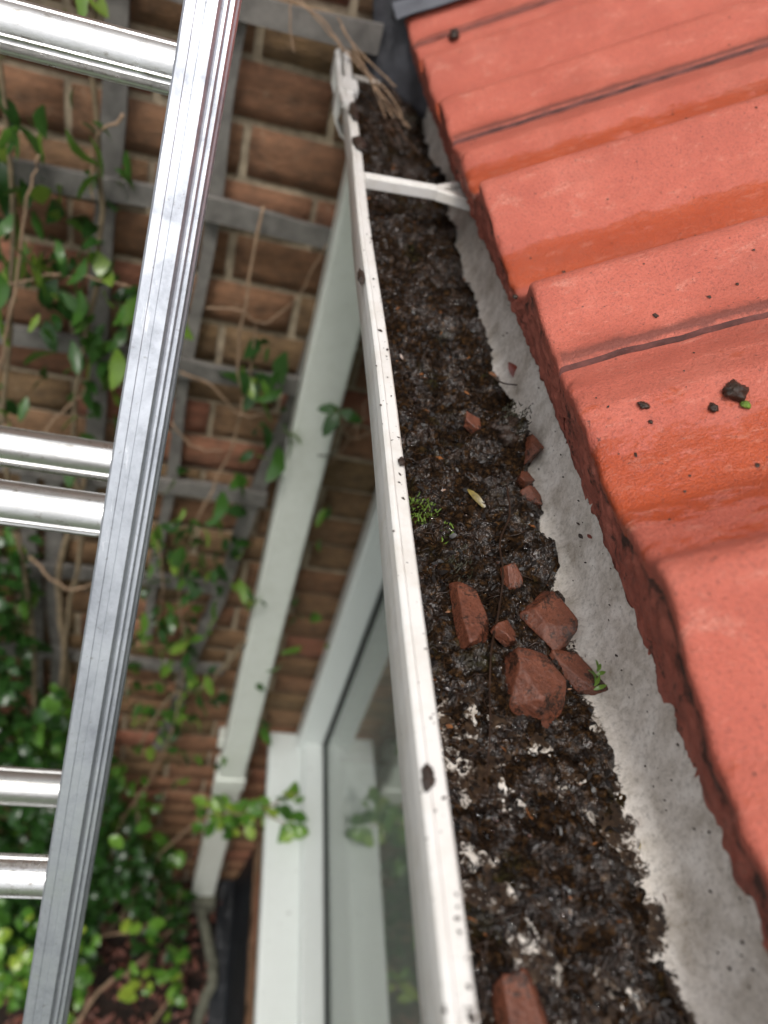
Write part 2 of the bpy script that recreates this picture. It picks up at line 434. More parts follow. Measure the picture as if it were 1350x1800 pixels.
for pts in (((.118, -.60), (-.055, -1.85)), ((-.186, -.08), (-.222, -1.0)), ((-.325, -.95), (-.345, -2.1)), ((-.286, -.9), (-.300, -2.2)), ((-.48, -.1), (-.5, -2.1))):
    slat(pts[0], pts[1], .028, .012, TY + .0135)

# ------------------------------------------------------------------ window wall (below the gutter)
ww = empty('brick_wall', (.40, 0, GZ), 'brick wall below the white window sill', 'wall')
box('mortar', (.281, .55, -2.5, 1.084, GZ - .2, -1.80), MM, ww, bev=0)
zz = -1.80 - .034
kk = 0
me_b = brick_mesh(31); 
while zz > GZ:
    for i in range(-1, 6):
        yy = .98 - i * .2245 - (.112 if kk % 2 else 0)
        if yy > 1.0 or yy < -.2: continue
        o = bpy.data.objects.new('brick', bmeshes[(i + kk) % 6]); C.objects.link(o); o.parent = ww
        o.location = (.277 - .40, yy, zz - GZ); o.rotation_euler = (0, 0, -math.pi / 2)
    zz -= CZ; kk += 1
box('lintel_wall', (.37, .60, -2.5, 1.084, -.50, -.06), MM, ww, bev=0)
box('inner_pier', (.372, .60, -2.5, -1.25, -1.80, -.50), MM, ww, bev=0)

# window
win = empty('window', (.35, 0, -1.75), 'white plastic casement window with a deep white sill', 'window')
box('sill', (.218, .40, -1.4, 1.078, -1.790, -1.752), MW, win, bev=.004, seg=3)
fr = box('bottom_rail', (.300, .3495, -1.22, 1.03, -1.7518, -1.712), MW, win, bev=.006, seg=3)
bm = bmesh.new(); box_bm(bm, .286, .3495, 1.028, 1.083, -1.7515, -.52, .006, 3); link('jamb', bm_mesh(bm), MW, win)
bm = bmesh.new(); box_bm(bm, .300, .3495, -1.28, -1.222, -1.7515, -.52, .006, 3); link('jamb', bm_mesh(bm), MW, win)
box('head_rail', (.300, .3495, -1.22, 1.026, -.575, -.52), MW, win, bev=.006, seg=3)
MGK = mat_simple('rubber_gasket', (.03, .035, .035), .5)
box('gasket', (.3500, .3535, -1.22, 1.04, -1.716, -1.708), MGK, win, bev=0)
box('gasket', (.3500, .3535, 1.020, 1.028, -1.708, -.57), MGK, win, bev=0)
box('pane', (.3545, .3585, -1.24, 1.079, -1.745, -.54), MGL, win, bev=0)
# the room behind the glass
rm = empty('room_interior', (1.5, 0, -1.7), 'dim grey room seen through the window glass', 'room')
bm = bmesh.new()
box_bm(bm, 1.5, 1.55, -2.5, 1.1, -2.7, -.1); box_bm(bm, .60, 3.2, -2.5, 1.1, -2.75, -2.70); box_bm(bm, .60, 3.2, -2.5, 1.08, -.30, -.25)
box_bm(bm, .60, 3.2, 1.02, 1.075, -2.7, -.3); box_bm(bm, .60, 3.2, -2.55, -2.5, -2.7, -.3)
link('walls', bm_mesh(bm), MGREY, rm)
box('window_board', (.37, .66, -1.3, 1.01, -1.79, -1.76), MW, rm, bev=.003)

# fascia and soffit
fa = empty('fascia_board', (.18, 0, -.3), 'white fascia and soffit boards behind the gutter', 'fascia')
box('fascia', (.1785, .196, -1.8, 1.08, -.46, -.190), MW, fa, bev=.002)
box('soffit', (.1965, .369, -1.8, 1.08, -.470, -.460), MW, fa, bev=.001)

# ------------------------------------------------------------------ gutter
gut = empty('gutter', (.12, .5, -.245), 'white plastic gutter full of wet black debris below the orange tiles', 'gutter')
prof = [(.0700, -.2000), (.0692, -.2008), (.0690, -.2060), (.0712, -.2068), (.0708, -.2090), (.0706, -.2200), (.0716, -.2225), (.0722, -.2290),
        (.0760, -.2390), (.0800, -.2450), (.0880, -.2480), (.1650, -.2480), (.1735, -.2440), (.1755, -.2380), (.1778, -.1960),
        (.1758, -.1955), (.1732, -.2330), (.1712, -.2390), (.1660, -.2440), (.1600, -.2455), (.0920, -.2455), (.0840, -.2430),
        (.0795, -.2360), (.0768, -.2250), (.0764, -.2060), (.0776, -.2050), (.0780, -.2030), (.0776, -.2010), (.0768, -.2004), (.0724, -.2004), (.0716, -.1996), (.0708, -.1996)]
def extrude_profile(prof, ys, warp=None):
    n = len(prof); V = []; F = []
    for j, y in enumerate(ys):
        for (x, zz) in prof:
            dx, dz = warp(x, y, zz) if warp else (0, 0)
            V.append((x + dx, y, zz + dz))
    for j in range(len(ys) - 1):
        for i in range(n):
            F.append((j * n + i, (j + 1) * n + i, (j + 1) * n + (i + 1) % n, j * n + (i + 1) % n))
    F.append(tuple(range(n))); F.append(tuple((len(ys) - 1) * n + i for i in range(n - 1, -1, -1)))
    return V, F
def sharp_by_angle(me, ang=30):
    bm = bmesh.new(); bm.from_mesh(me); bmesh.ops.recalc_face_normals(bm, faces=bm.faces)
    for e in bm.edges:
        if len(e.link_faces) == 2: e.smooth = e.calc_face_angle(0) < R(ang)
    for f in bm.faces: f.smooth = True
    bm.to_mesh(me); bm.free(); return me
def gwarp(x, y, z):
    w = .0009 * math.sin(y * 7.1) + .0005 * math.sin(y * 19 + 1)
    return (w if x < .09 else 0, .0004 * math.sin(y * 11))
ys = list(np.linspace(-1.5, 0, 12)) + list(np.linspace(.02, 1.046, 90))
V, F = extrude_profile(prof, ys, gwarp)
me = sharp_by_angle(mesh_from(V, F), 28)
n = len(prof)
mi = [0] * len(me.polygons)
me.materials.append(MLIP); me.materials.append(MG)
for p in me.polygons:
    c = p.center
    mi[p.index] = 1 if (c.x > .078 and c.z > -.2466 and c.x < .1768 and len(p.vertices) == 4) else 0
me.polygons.foreach_set('material_index', mi)
ch = bpy.data.objects.new('channel', me); C.objects.link(ch); ch.parent = gut; ch.location = -Vector(gut.location)
box('stop_end', (.0740, .174, 1.0465, 1.0520, -.247, -.2240), MG, gut, bev=.002)
# union sleeve with a raised clip near the far end
sp = [(.0655, -.1975), (.0610, -.2010), (.0605, -.2250), (.0640, -.2330), (.0720, -.2450), (.0850, -.2520), (.0850, -.2490), (.0745, -.2430), (.0660, -.2310), (.0675, -.2240), (.0675, -.2030), (.0790, -.2010), (.0800, -.2060), (.0815, -.2050), (.0812, -.1975)]
V, F = extrude_profile(sp, list(np.linspace(.865, .905, 3)))
un = link('clip', sharp_by_angle(mesh_from(V, F), 30), MLIP, gut)
V, F = extrude_profile([q for q in sp if q[0] < .076], list(np.linspace(.985, 1.035, 3)))
un = link('clip', sharp_by_angle(mesh_from(V, F), 30), MLIP, gut)
V, F = extrude_profile([(.0655, -.1990), (.0615, -.2010), (.0615, -.2060), (.0655, -.2060)], list(np.linspace(.82, .99, 8)), lambda x, y, z: (.004 * (1 - min(1, (y - .82) / .045)) if x < .2 else 0, 0))
link('clip_bar', sharp_by_angle(mesh_from(V, F), 30), MLIP, gut)
# strap bracket across the gutter
bm = bmesh.new()
def bar(bm, p, q, w, h):
    p = Vector(p); q = Vector(q); d = (q - p).normalized(); s = Vector((-d.y, d.x, 0)).normalized() * w * .5; up = Vector((0, 0, h))
    vs = [bm.verts.new(c) for c in (p - s, p + s, q + s, q - s, p - s - up, p + s - up, q + s - up, q - s - up)]
    for f in ((0, 1, 2, 3), (7, 6, 5, 4), (0, 4, 5, 1), (1, 5, 6, 2), (2, 6, 7, 3), (3, 7, 4, 0)): bm.faces.new([vs[i] for i in f])
bar(bm, (.0765, .620, -.1985), (.142, .634, -.1990), .012, .009)
bar(bm, (.0765, .620, -.1970), (.138, .633, -.1975), .003, .003)
bar(bm, (.139, .634, -.1985), (.180, .672, -.1965), .007, .008)
bar(bm, (.139, .631, -.1993), (.182, .618, -.1980), .008, .009)
bmesh.ops.recalc_face_normals(bm, faces=bm.faces); bmesh.ops.bevel(bm, geom=bm.edges[:], offset=.0008, segments=1, affect='EDGES')
link('strap_bracket', bm_mesh(bm), MLIP, gut)
bm = bmesh.new()
v = [bm.verts.new(c) for c in ((.142, .631, -.2010), (.181, .622, -.2000), (.181, .668, -.2000))]; bm.faces.new(v)
r_ = bmesh.ops.extrude_face_region(bm, geom=bm.faces[:]); bmesh.ops.translate(bm, vec=(0, 0, -.003), verts=[x for x in r_['geom'] if isinstance(x, bmesh.types.BMVert)])
bmesh.ops.recalc_face_normals(bm, faces=bm.faces); link('bracket_web', bm_mesh(bm), MLIP, gut)

# downpipe
dp = empty('downpipe', (.135, 1.03, -1.5), 'pale square plastic downpipe on the brick wall under the gutter', 'drainpipe')
box('pipe', (.1015, .1690, .990, 1.055, -1.86, -.262), MPIPE, dp, bev=.006, seg=3)
box('collar', (.0955, .1735, .984, 1.058, -1.900, -1.845), MPIPE, dp, bev=.004, seg=2)
box('pipe', (.099, .170, .988, 1.055, -2.60, -1.901), MPIPE, dp, bev=.006, seg=3)
box('bracket', (.090, .178, 1.046, 1.086, -1.80, -1.76), MPIPE, dp, bev=.003)
box('outlet', (.098, .172, .980, 1.058, -.262, -.2485), MPIPE, dp, bev=.003)
box('shoe', (.105, .178, .965, 1.052, -2.68, -2.601), MGSTEM, dp, bev=.006)

# ------------------------------------------------------------------ roof tiles
TH = R(30); Dv = np.array([math.cos(TH), 0, math.sin(TH)]); Ev = np.array([-math.sin(TH), 0, math.cos(TH)])
E0 = -.2165; W = .345
pu = np.array([-.004, .0, .010, .020, .041, .047, .053, .066, .085, .104, .112, .140, .146, .160, .181, .187, .193, .204, .228, .246, .254, .276, .284, .298, .318, .335, .352])
pe = np.array([-.002, .0000, .000, .0030, .0165, .0170, .0145, .002, -.010, -.0178, -.0182, -.0140, -.0115, -.003, .0180, .0200, .0185, .008, -.002, -.0100, -.0108, -.0075, -.004, .0025, .0005, -.0045, -.0065])
def prof_e(u, k):
    e = np.interp(u, pu, pe)
    return e
# underside depth, per tile
bu0 = np.array([0, .084, .17, .246, .28, .318, .352]); be0 = np.array([-.050, -.040, -.037, -.040, -.036, -.030, -.030])
bu1 = np.array([0, .119, .136, .159, .183, .208, .216, .26, .314, .352]); be1 = np.array([-.075, -.079, -.082, -.074, -.072, -.056, -.050, -.050, -.056, -.050])
def tile_mesh(k, s0a, s0b, u_end=.352, seed=0, thick=None):
    K = 200; M_ = 26
    u = np.linspace(-.004, u_end, K)
    us = u[:]; e = prof_e(us, k)
    ker = np.array([1, 2, 1.]) / 4; e = np.convolve(np.pad(e, 1, mode='edge'), ker, 'valid')
    front = s0a + (s0b - s0a) * u / W
    rough = (fbm(u * 90 + k * 31, u * 0 + 3 + seed, 4) - .5)
    bu, be = (bu1, be1) if k == 1 else (bu0, be0)
    eb = np.interp(u, bu, be)
    eb = eb + .006 * (fbm(u * 60 + 5 * k, u * 0 + 8, 4) - .5)
    # top grid
    s = np.concatenate([[0.0, .0006, .0016, .003, .005, .008], np.linspace(.012, .425, 150)])
    SS, UU = np.meshgrid(s, u); 
    tops = np.tile(e[:, None], (1, len(s)))
    drop = .0030 * (1 - np.sqrt(np.clip(1 - (1 - np.clip(s / .004, 0, 1)) ** 2, 0, 1)))
    chip = np.clip(fbm(UU * 70 + 9 * k, SS * 70 + 2, 3) - .62, 0, 1) * .02 * np.exp(-SS / .004)
    wav = .0006 * (fbm(UU * 16 + k * 7, SS * 8, 3) - .5) + .00035 * (fbm(UU * 150 + k * 7, SS * 150, 3) - .5)
    tops = tops - drop[None, :] - chip + wav
    fr_ = front + rough * .0028
    Sx = fr_[:, None] + SS
    top = Dv[None, None] * Sx[..., None] + Ev[None, None] * (tops + E0)[..., None]; top[..., 1] += UU
    # front face
    t = np.linspace(0, 1, M_)
    TT = t[None, :]
    eT = tops[:, 0][:, None]
    eF = eT + (eb[:, None] - eT) * TT
    fn = (fbm(UU[:, :1] * 160 + 3 * k, TT * 9 + 3, 5) - .5) * .0034 * np.minimum(1, TT * 5) + (vnoise(UU[:, :1] * 420, TT * 22 + 7) - .5) * .0016 * np.minimum(1, TT * 5)
    Sf = fr_[:, None] - fn - TT * .001
    frn = Dv[None, None] * Sf[..., None] + Ev[None, None] * (eF + E0)[..., None]; frn[..., 1] += u[:, None]
    # bottom
    s2 = np.linspace(0, .42, 5)
    Sb = Sf[:, -1][:, None] + s2[None]
    bot = Dv[None, None] * Sb[..., None] + Ev[None, None] * (np.where(s2[None] < .03, eb[:, None], eb[:, None] * .3 - .015) + E0)[..., None]; bot[..., 1] += u[:, None]
    full = np.concatenate([top[:, ::-1], frn[:, 1:], bot[:, 1:]], axis=1)
    # side walls: pull extra column at u start and end
    nv = full.shape[1]
    # near side wall: collapse to the mid thickness
    def collapse(col):
        c = col.copy(); ee = c @ Ev; mid = -.020 + E0 + 0 * ee
        ee2 = np.minimum(ee, np.maximum(mid + .004, ee - .0075))
        return c + Ev[None] * (ee2 - ee)[:, None]
    jit = (fbm(np.linspace(0, 40, full.shape[1]), np.full(full.shape[1], 3.3 + k), 4) - .5)
    full[0, :, 1] += jit * .0035; full[1, :, 1] += jit * .0016
    a_ = collapse(full[0]); full = np.concatenate([a_[None], full], axis=0)
    me = grid_mesh(full, True, flip=True)
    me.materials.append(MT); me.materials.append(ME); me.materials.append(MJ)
    wu = np.interp(u, [0, .06, .10, .115, .142, .150, .190, .205, .235, .245, .278, .288, .35], [-.14, -.12, .10, .30, .30, -.12, -.14, .02, .16, .27, .26, -.02, -.08] if k != 1 else [-.02, -.02, .08, .12, .06, -.02, -.02, .12, .20, .26, .22, .10, -.02]) + .10 * (fbm(u * 60, u * 0 + k, 2) - .5)
    wet = np.repeat(wu[:, None], full.shape[1], 1); wet = np.concatenate([wet[:1], wet], 0)[:full.shape[0]]
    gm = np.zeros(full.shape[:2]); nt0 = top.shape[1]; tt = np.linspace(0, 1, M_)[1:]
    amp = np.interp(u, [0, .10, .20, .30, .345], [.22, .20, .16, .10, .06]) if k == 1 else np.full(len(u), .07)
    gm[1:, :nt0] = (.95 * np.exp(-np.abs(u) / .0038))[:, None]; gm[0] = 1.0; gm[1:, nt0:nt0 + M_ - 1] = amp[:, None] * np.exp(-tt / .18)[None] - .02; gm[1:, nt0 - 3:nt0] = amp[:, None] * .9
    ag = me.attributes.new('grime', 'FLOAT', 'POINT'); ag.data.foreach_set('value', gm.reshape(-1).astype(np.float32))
    at = me.attributes.new('wet', 'FLOAT', 'POINT'); at.data.foreach_set('value', wet.reshape(-1)[:len(me.vertices)].astype(np.float32))
    nt = top.shape[1]
    cols = full.shape[1] - 1
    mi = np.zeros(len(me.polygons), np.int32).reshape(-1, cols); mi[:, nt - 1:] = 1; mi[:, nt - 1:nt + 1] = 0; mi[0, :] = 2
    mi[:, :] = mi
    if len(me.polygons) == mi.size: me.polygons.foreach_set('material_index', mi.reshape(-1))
    return me
roof = empty('tiled_roof', (.2, .5, -.1), 'glossy orange painted concrete tile roof above the gutter', 'roof')
starts = [(-.375, 0, .047, .047, .352), (-.03, 1, .047, .047, .352), (.315, 2, .047, .040, .352), (.660, 3, .040, .040, .352), (1.005, 4, .040, .040, .078)]
base_loc = -Vector(roof.location)
for (y0, k, sa, sb, ue) in starts:
    me = tile_mesh(k, sa, sb, ue, seed=k)
    o = bpy.data.objects.new('tile', me); C.objects.link(o); o.parent = roof; o.location = base_loc + Vector((0, y0, 0))
    for row in (1, 2, 3):
        o2 = bpy.data.objects.new('tile', me); C.objects.link(o2); o2.parent = roof
        o2.location = base_loc + Vector((0, y0, 0)) + Vector(Dv * .352 * row + Ev * .010 * 1)
# felt under the eaves tiles
u = np.linspace(-.4, 1.07, 200)
ef = -.044 - .004 * np.sin(u * 23) - .010 * np.exp(-((u - .338) / .028) ** 2) - .034 * np.exp(-((u - .185) / .05) ** 2) - .030 * np.exp(-((u - .08) / .07) ** 2)
rows = []
ef = -.044 - .004 * np.sin(u * 23) - .026 * np.exp(-((u - .342) / .020) ** 2) - .052 * np.exp(-((u - .190) / .034) ** 2) - .03 * np.exp(-((u - .08) / .05) ** 2)
for sft, de in ((.40, .002), (.075, 0), (.056, -.002), (.054, -.008)):
    rows.append(Dv[None] * sft + Ev[None] * (ef + de + E0)[:, None] + np.array([0, 1, 0])[None] * u[:, None])
fe = np.stack(rows, 1)
link('felt', grid_mesh(fe), MFELT, roof)

# lead flashing at the wall
V = []; F = []
fl = empty('lead_flashing', (.2, 1.07, -.1), 'crumpled dark grey lead flashing where the tiles meet the brick wall', 'flashing')
ss = np.linspace(.03, 1.3, 60); pp = []
for (yy, de) in ((1.035, .021), (1.052, .028), (1.070, .034), (1.082, .050), (1.083, .20)):
    wob = .004 * (fbm(ss * 22 + yy * 50, ss * 0 + yy * 9, 3) - .5)
    pp.append(Dv[None] * ss[:, None] + Ev[None] * (de + wob + E0)[:, None] + np.array([0, 1, 0])[None] * (yy + wob)[:, None])
link('soaker', grid_mesh(np.stack(pp, 1)), MLEAD, fl)
xs = np.linspace(.088, .186, 24); zs = np.linspace(-.085, -.232, 26)
XX, ZZ = np.meshgrid(xs, zs, indexing='ij')
t_ = (ZZ + .085) / -.147
YY = 1.074 - .035 * t_ ** 2 * (.35 + (XX - .088) / .098) - .07 * np.clip((XX - .125) / .05, 0, 1) ** 1.5 * t_ + .010 * (fbm(XX * 40, ZZ * 25, 3) - .5)
XX2 = XX + (.012 * (fbm(ZZ * 30, ZZ * 0 + 2, 2) - .5)) + .018 * t_ * np.clip((.12 - XX) / .03, 0, 1)
me = grid_mesh(np.stack([XX2, YY, ZZ], -1)); o = link('apron', me, MAPR, fl)
sm = o.modifiers.new('thick', 'SOLIDIFY'); sm.thickness = .002

# ------------------------------------------------------------------ debris in the gutter
NX, NY = 190, 1250
vx = np.linspace(0, 1, NX); vy = np.linspace(0, 1, NY); yv = .035 + (vy ** 1.7) * 1.01
X = .0785 + (.1705 - .0785) * vx[:, None] + 0 * yv[None]; Y = yv[None] + 0 * X
depth = np.interp(Y, [.03, .08, .13, .17, .21, .30, .45, .7, 1.05], [-.2448, -.2448, -.2441, -.2434, -.2418, -.2392, -.2368, -.2335, -.2290])
h = (fbm(X * 28, Y * 28, 3, 1) - .5) * .011 + (fbm(X * 95, Y * 80, 3, 5) - .5) * .0125 + (fbm(X * 260, Y * 260, 3, 9) - .5) * .0060 + (vnoise(X * 800, Y * 800) - .5) * .0012
rid = 1 - np.abs(2 * fbm(X * 180, Y * 150, 3, 21) - 1); h = h + (rid - .75) * .003
ed0 = .68 + .30 * fbm(Y * 22, Y * 0 + 4, 4, 2); edge = np.clip((vx[:, None] - ed0) / (1 - ed0), 0, 1)
Z = depth + h * np.interp(Y, [.03, .14, .3], [.42, .7, 1.0])
Z = Z - edge ** 2 * (.006 + .004 * fbm(Y * 60, X * 60, 3, 3)) * np.interp(Y, [0, .3, .6, 1], [.6, .8, .9, 1.0])
Z = Z + .004 * np.clip(.12 - vx[:, None], 0, 1) / .12 * np.interp(Y, [0, .15, .3], [0, .3, 1])
# clods
for (cx, cy, r, hh) in ((.158, .345, .018, .016), (.135, .118, .013, .004), (.146, .094, .012, .005), (.15, .46, .02, .007), (.12, .60, .03, .010), (.158, .262, .010, .006), (.155, .75, .03, .012)):
    Z += hh * np.exp(-(((X - cx) ** 2 + (Y - cy) ** 2) / r ** 2) ** 1.5) * (.6 + .8 * fbm(X * 200, Y * 200, 2, 2))
HX, HY, HZ = X, Y, Z
def hz(x, y):
    i = int(round((x - .0785) / .092 * (NX - 1))); i = max(0, min(NX - 1, i))
    j = int(np.searchsorted(yv, y)); j = max(0, min(NY - 1, j)); return max(float(Z[i, j]), -.2452)
dm = link('gutter_debris', grid_mesh(np.stack([X, Y, Z], -1), True), MD)
tag(dm, 'black wet leaf mould filling the bottom of the gutter', 'debris', kind='stuff')

# loose flakes, needles and rootlets in it (nobody could count them)
def flakes(n, size, mats, ylo=.04, yhi=1.0, power=2.0, lift=.0006, narrow=.45, name='leaf_litter', label='', seed=3, tiltmax=.9):
    r = np.random.RandomState(seed); V = []; F = []; MI = []
    for i in range(n):
        y = ylo + (yhi - ylo) * r.rand() ** power; x = .080 + .088 * r.rand(); zc = hz(x, y) + lift * r.rand()
        L = size * (.4 + 1.2 * r.rand() ** 2) * (1 + .8 * y); w = L * (narrow * (.5 + r.rand())); a = r.rand() * 6.28; t1 = r.uniform(-tiltmax, tiltmax); t2 = r.uniform(-tiltmax, tiltmax) * .6
        m = Euler((t1, t2, a)).to_matrix(); b = len(V)
        for p in ((-L, 0, 0), (-.3 * L, -w, .15 * L), (.6 * L, -w * .7, .1 * L), (L, 0, 0), (.4 * L, w, .1 * L), (-.4 * L, w * .8, .12 * L)):
            q = m @ Vector((p[0] * (1 + .3 * r.rand()), p[1], p[2])); V.append((x + q.x, y + q.y, zc + q.z + .3 * L * abs(t1)))
        F += [(b, b + 1, b + 2, b + 5), (b + 5, b + 2, b + 3, b + 4)]; k = r.randint(len(mats)); MI += [k, k]
    me = mesh_from(V, F, True, MI); o = link(name, me, mats); tag(o, label, 'leaf litter', kind='stuff'); return o
MDK = mat_simple('black_flake', (.008, .006, .005), .35, .5, 200)
MDK.node_tree.nodes['Principled BSDF'].inputs['Specular IOR Level'].default_value = .25
MDB = mat_simple('umber_flake', (.026, .013, .007), .4, .5, 200); MDB2 = mat_simple('bark_flake', (.07, .035, .018), .4, .5, 200)
flakes(5200, .0011, [MDK, MDK, MDK, MDB, MDB, MDB2], power=1.25, label='fine black and brown leaf flakes strewn through the gutter debris')
flakes(150, .0016, [MBL, MDB2, MYL2, MDB2, MBL], power=1.3, narrow=.4, seed=8, lift=.0012, label='rust coloured and yellow leaf scraps on the black debris')
parts = []
r = random.Random(5)
for i in range(420):
    y = .05 + .8 * r.random() ** 1.8; x = r.uniform(.082, .165); a = r.uniform(0, 6.28); L = r.uniform(.004, .014); pts = []
    for k in range(5):
        xx = x + math.cos(a) * L * k / 4; yy = y + math.sin(a) * L * k / 4; a += r.uniform(-.35, .35)
        if xx < .079: xx = .079
        if xx > .170: xx = .170
        pts.append((xx, yy, hz(xx, yy) + .0006 + .0012 * math.sin(math.pi * k / 4)))
    parts.append(tube(pts, r.uniform(.00012, .0003), 4))
V, F = merge(parts); o = link('rootlets', mesh_from(V, F), [MDB]); tag(o, 'thin brown rootlets tangled over the gutter debris', 'roots', kind='stuff')

# water beads lying on the debris
def blob_parts(n, r, lst):
    out = []
    for (x, y, s, el_) in lst:
        seg, rg = 12, 5; V = []; F = []; an = r.uniform(0, 3.14); z0 = hz(x, y) + .0001
        lob = [r.uniform(.7, 1.15) for _ in range(seg)]
        for j in range(rg):
            ph = (math.pi / 2) * j / (rg - 1); rr = math.cos(ph); hh = math.sin(ph) * .62 - .14
            for k in range(seg):
                t = 6.283 * k / seg; l = 1 + (lob[k] - 1) * rr
                px, py = math.cos(t) * s * rr * l * el_, math.sin(t) * s * rr * l
                V.append((x + px * math.cos(an) - py * math.sin(an), y + px * math.sin(an) + py * math.cos(an), z0 + hh * s))
        for j in range(rg - 1):
            for k in range(seg): F.append((j * seg + k, j * seg + (k + 1) % seg, (j + 1) * seg + (k + 1) % seg, (j + 1) * seg + k))
        F.append(tuple(range(seg - 1, -1, -1)))
        out.append((V, F))
    return out
r = random.Random(9); lst = []
for i in range(900):
    y = .06 + .62 * r.random() ** 1.3; x = r.uniform(.081, .150); lst.append((x, y, r.uniform(.00025, .0007) * (1 + y), r.uniform(1.2, 3.2)))
for (x, y, s, e_) in ((.1063, .1232, .0020, 1.7), (.1100, .1222, .0018, 2.4), (.1267, .1244, .0016, 1.5), (.1300, .0975, .0022, 2.2), (.1020, .1054, .0016, 1.6), (.1015, .112, .0009, 1), (.128, .104, .001, 1.2), (.0966, .0748, .0016, 1.8), (.1267, .150, .0014, 2), (.132, .118, .001, 2)):
    lst.append((x, y, s, e_))
for i in range(260):
    y = .06 + .50 * r.random() ** 1.2; x = r.uniform(.082, .152); lst.append((x, y, r.uniform(.0007, .0017), r.uniform(1.1, 2.8)))
V, F = merge(blob_parts(0, r, lst)); o = link('rain_water', mesh_from(V, F), [MWA]); tag(o, 'beads of rain water glinting on the gutter debris', 'water', kind='stuff')

# broken tile pieces
def shard(loc, dims, rot, seed, label, mat=MSH, npt=16, name='tile_fragment', cat='tile fragment', group='broken tile pieces in the gutter'):
    rr = random.Random(seed); bm = bmesh.new(); bmesh.ops.create_icosphere(bm, subdivisions=5, radius=1)
    pl = []
    for ax in ((1, 0, 0), (-1, 0, 0), (0, 1, 0), (0, -1, 0), (0, 0, 1), (0, 0, -1)):
        n_ = Vector(ax) + Vector((rr.uniform(-.35, .35), rr.uniform(-.35, .35), rr.uniform(-.25, .25))); pl.append((n_.normalized(), rr.uniform(.80, .98)))
    for k in range(5):
        a_ = rr.uniform(0, 6.28); n_ = Vector((math.cos(a_), math.sin(a_), rr.uniform(-.2, .8))).normalized(); pl.append((n_, rr.uniform(.80, 1.05)))
    PN = np.array([p[0] for p in pl]); PD = np.array([p[1] for p in pl])
    co = np.array([v.co for v in bm.verts]); co /= np.linalg.norm(co, axis=1)[:, None]
    inv = np.clip(co @ PN.T, 1e-4, None) / PD[None]; pw = 48
    rad = 1 / (inv ** pw).sum(1) ** (1 / pw)
    q = co * rad[:, None]
    nz_ = (fbm(q[:, 0] * 2.3 + seed, q[:, 1] * 2.3 + q[:, 2] * 1.9 + 7, 5) - .5) * .11 + (fbm(q[:, 0] * 14 + seed, q[:, 1] * 14 + q[:, 2] * 11, 3) - .5) * .035
    q = q * (1 + nz_[:, None])
    for v, c_ in zip(bm.verts, q): v.co = Vector((c_[0] * dims[0] / 2, c_[1] * dims[1] / 2, c_[2] * dims[2] / 2))
    o = link(name, bm_mesh(bm, True), mat, None, loc); o.rotation_euler = rot
    return tag(o, label, cat, group)
shard((.1135, .213, -.2378), (.0150, .036, .010), (.1, .15, .12), 1, 'long rough terracotta tile fragment lying near the white gutter lip')
shard((.1285, .2030, -.2375), (.0115, .0115, .007), (.3, .2, .6), 2, 'small terracotta tile fragment wedged between three larger ones')
shard((.1535, .2130, -.2392), (.020, .028, .011), (.1, -.15, .4), 3, 'dark wet tile fragment half buried against the gutter back')
shard((.1385, .1775, -.2375), (.0245, .029, .014), (.15, .1, -.2), 14, 'biggest smooth brown tile fragment in the middle of the gutter')
shard((.1365, .3520, -.2335), (.013, .013, .007), (.2, .3, .2), 5, 'small orange tile fragment sunk in the debris beside the mossy clod')
shard((.1660, .3330, -.2300), (.006, .014, .013), (.1, .3, .2), 6, 'red tile fragment standing on edge against the gutter back')
shard((.1610, .3120, -.2365), (.010, .009, .006), (.4, .1, .9), 7, 'crumb of orange tile just below the mossy clod')
shard((.1630, .2980, -.2370), (.008, .012, .006), (.1, .5, .3), 8, 'dull red chip of tile touching the pale gutter back')
shard((.1380, .2360, -.2372), (.008, .015, .005), (.5, .1, .3), 9, 'thin brown tile sliver above the small fragment')
shard((.1080, .0600, -.2415), (.017, .022, .009), (.1, .1, .3), 10, 'reddish tile fragment at the nearest end of the gutter')
shard((.1610, .1890, -.2415), (.014, .026, .006), (0, -.25, .5), 11, 'flat dark red tile flake beside the tiny green fern')

# lumps of dirt / moss
def lump(name, loc, s, mat, label, cat, group=None, seed=0, flat=.6, n=3):
    rr = np.random.RandomState(seed + 100); bm = bmesh.new()
    for k in range(n):
        b2 = bmesh.new(); bmesh.ops.create_icosphere(b2, subdivisions=3, radius=1)
        off = rr.uniform(-1.0, 1.0, 3) * (.55 if n < 6 else 1.0) * (0 if k == 0 else 1); sc = rr.uniform(.3, .8) if k else 1.0
        co = np.array([v.co for v in b2.verts]); d = 1 + .55 * (fbm(co[:, 0] * 2.5 + seed, co[:, 1] * 2.5 + co[:, 2] * 1.7, 4) - .5) * 2
        for v, c, q in zip(b2.verts, co, d):
            v.co = Vector(((c[0] * q * sc + off[0]) * s[0], (c[1] * q * sc + off[1]) * s[1], (c[2] * q * sc * 1.0 + off[2] * .3) * s[2] * flat))
        me = bpy.data.meshes.new('t'); b2.to_mesh(me); b2.free(); bm.from_mesh(me); bpy.data.meshes.remove(me)
    o = link(name, bm_mesh(bm, True), mat, None, loc); return tag(o, label, cat, group)
gl = 'dirt lumps on the gutter lip'
lump('dirt_lump', (.0720, .1118, -.1992), (.0016, .0034, .0022), MMOSS, 'ragged black dirt lump on the near part of the white gutter lip', 'dirt lump', gl, 1, .6, 9)
lump('dirt_lump', (.0735, .7900, -.1985), (.0050, .030, .005), MMOSS, 'long black dirt smear on the far gutter lip nearest the stop end', 'dirt lump', gl, 2)
lump('dirt_lump', (.0745, .6950, -.1985), (.0060, .016, .005), MMOSS, 'black dirt lump on the gutter lip just beyond the strap bracket', 'dirt lump', gl, 3)
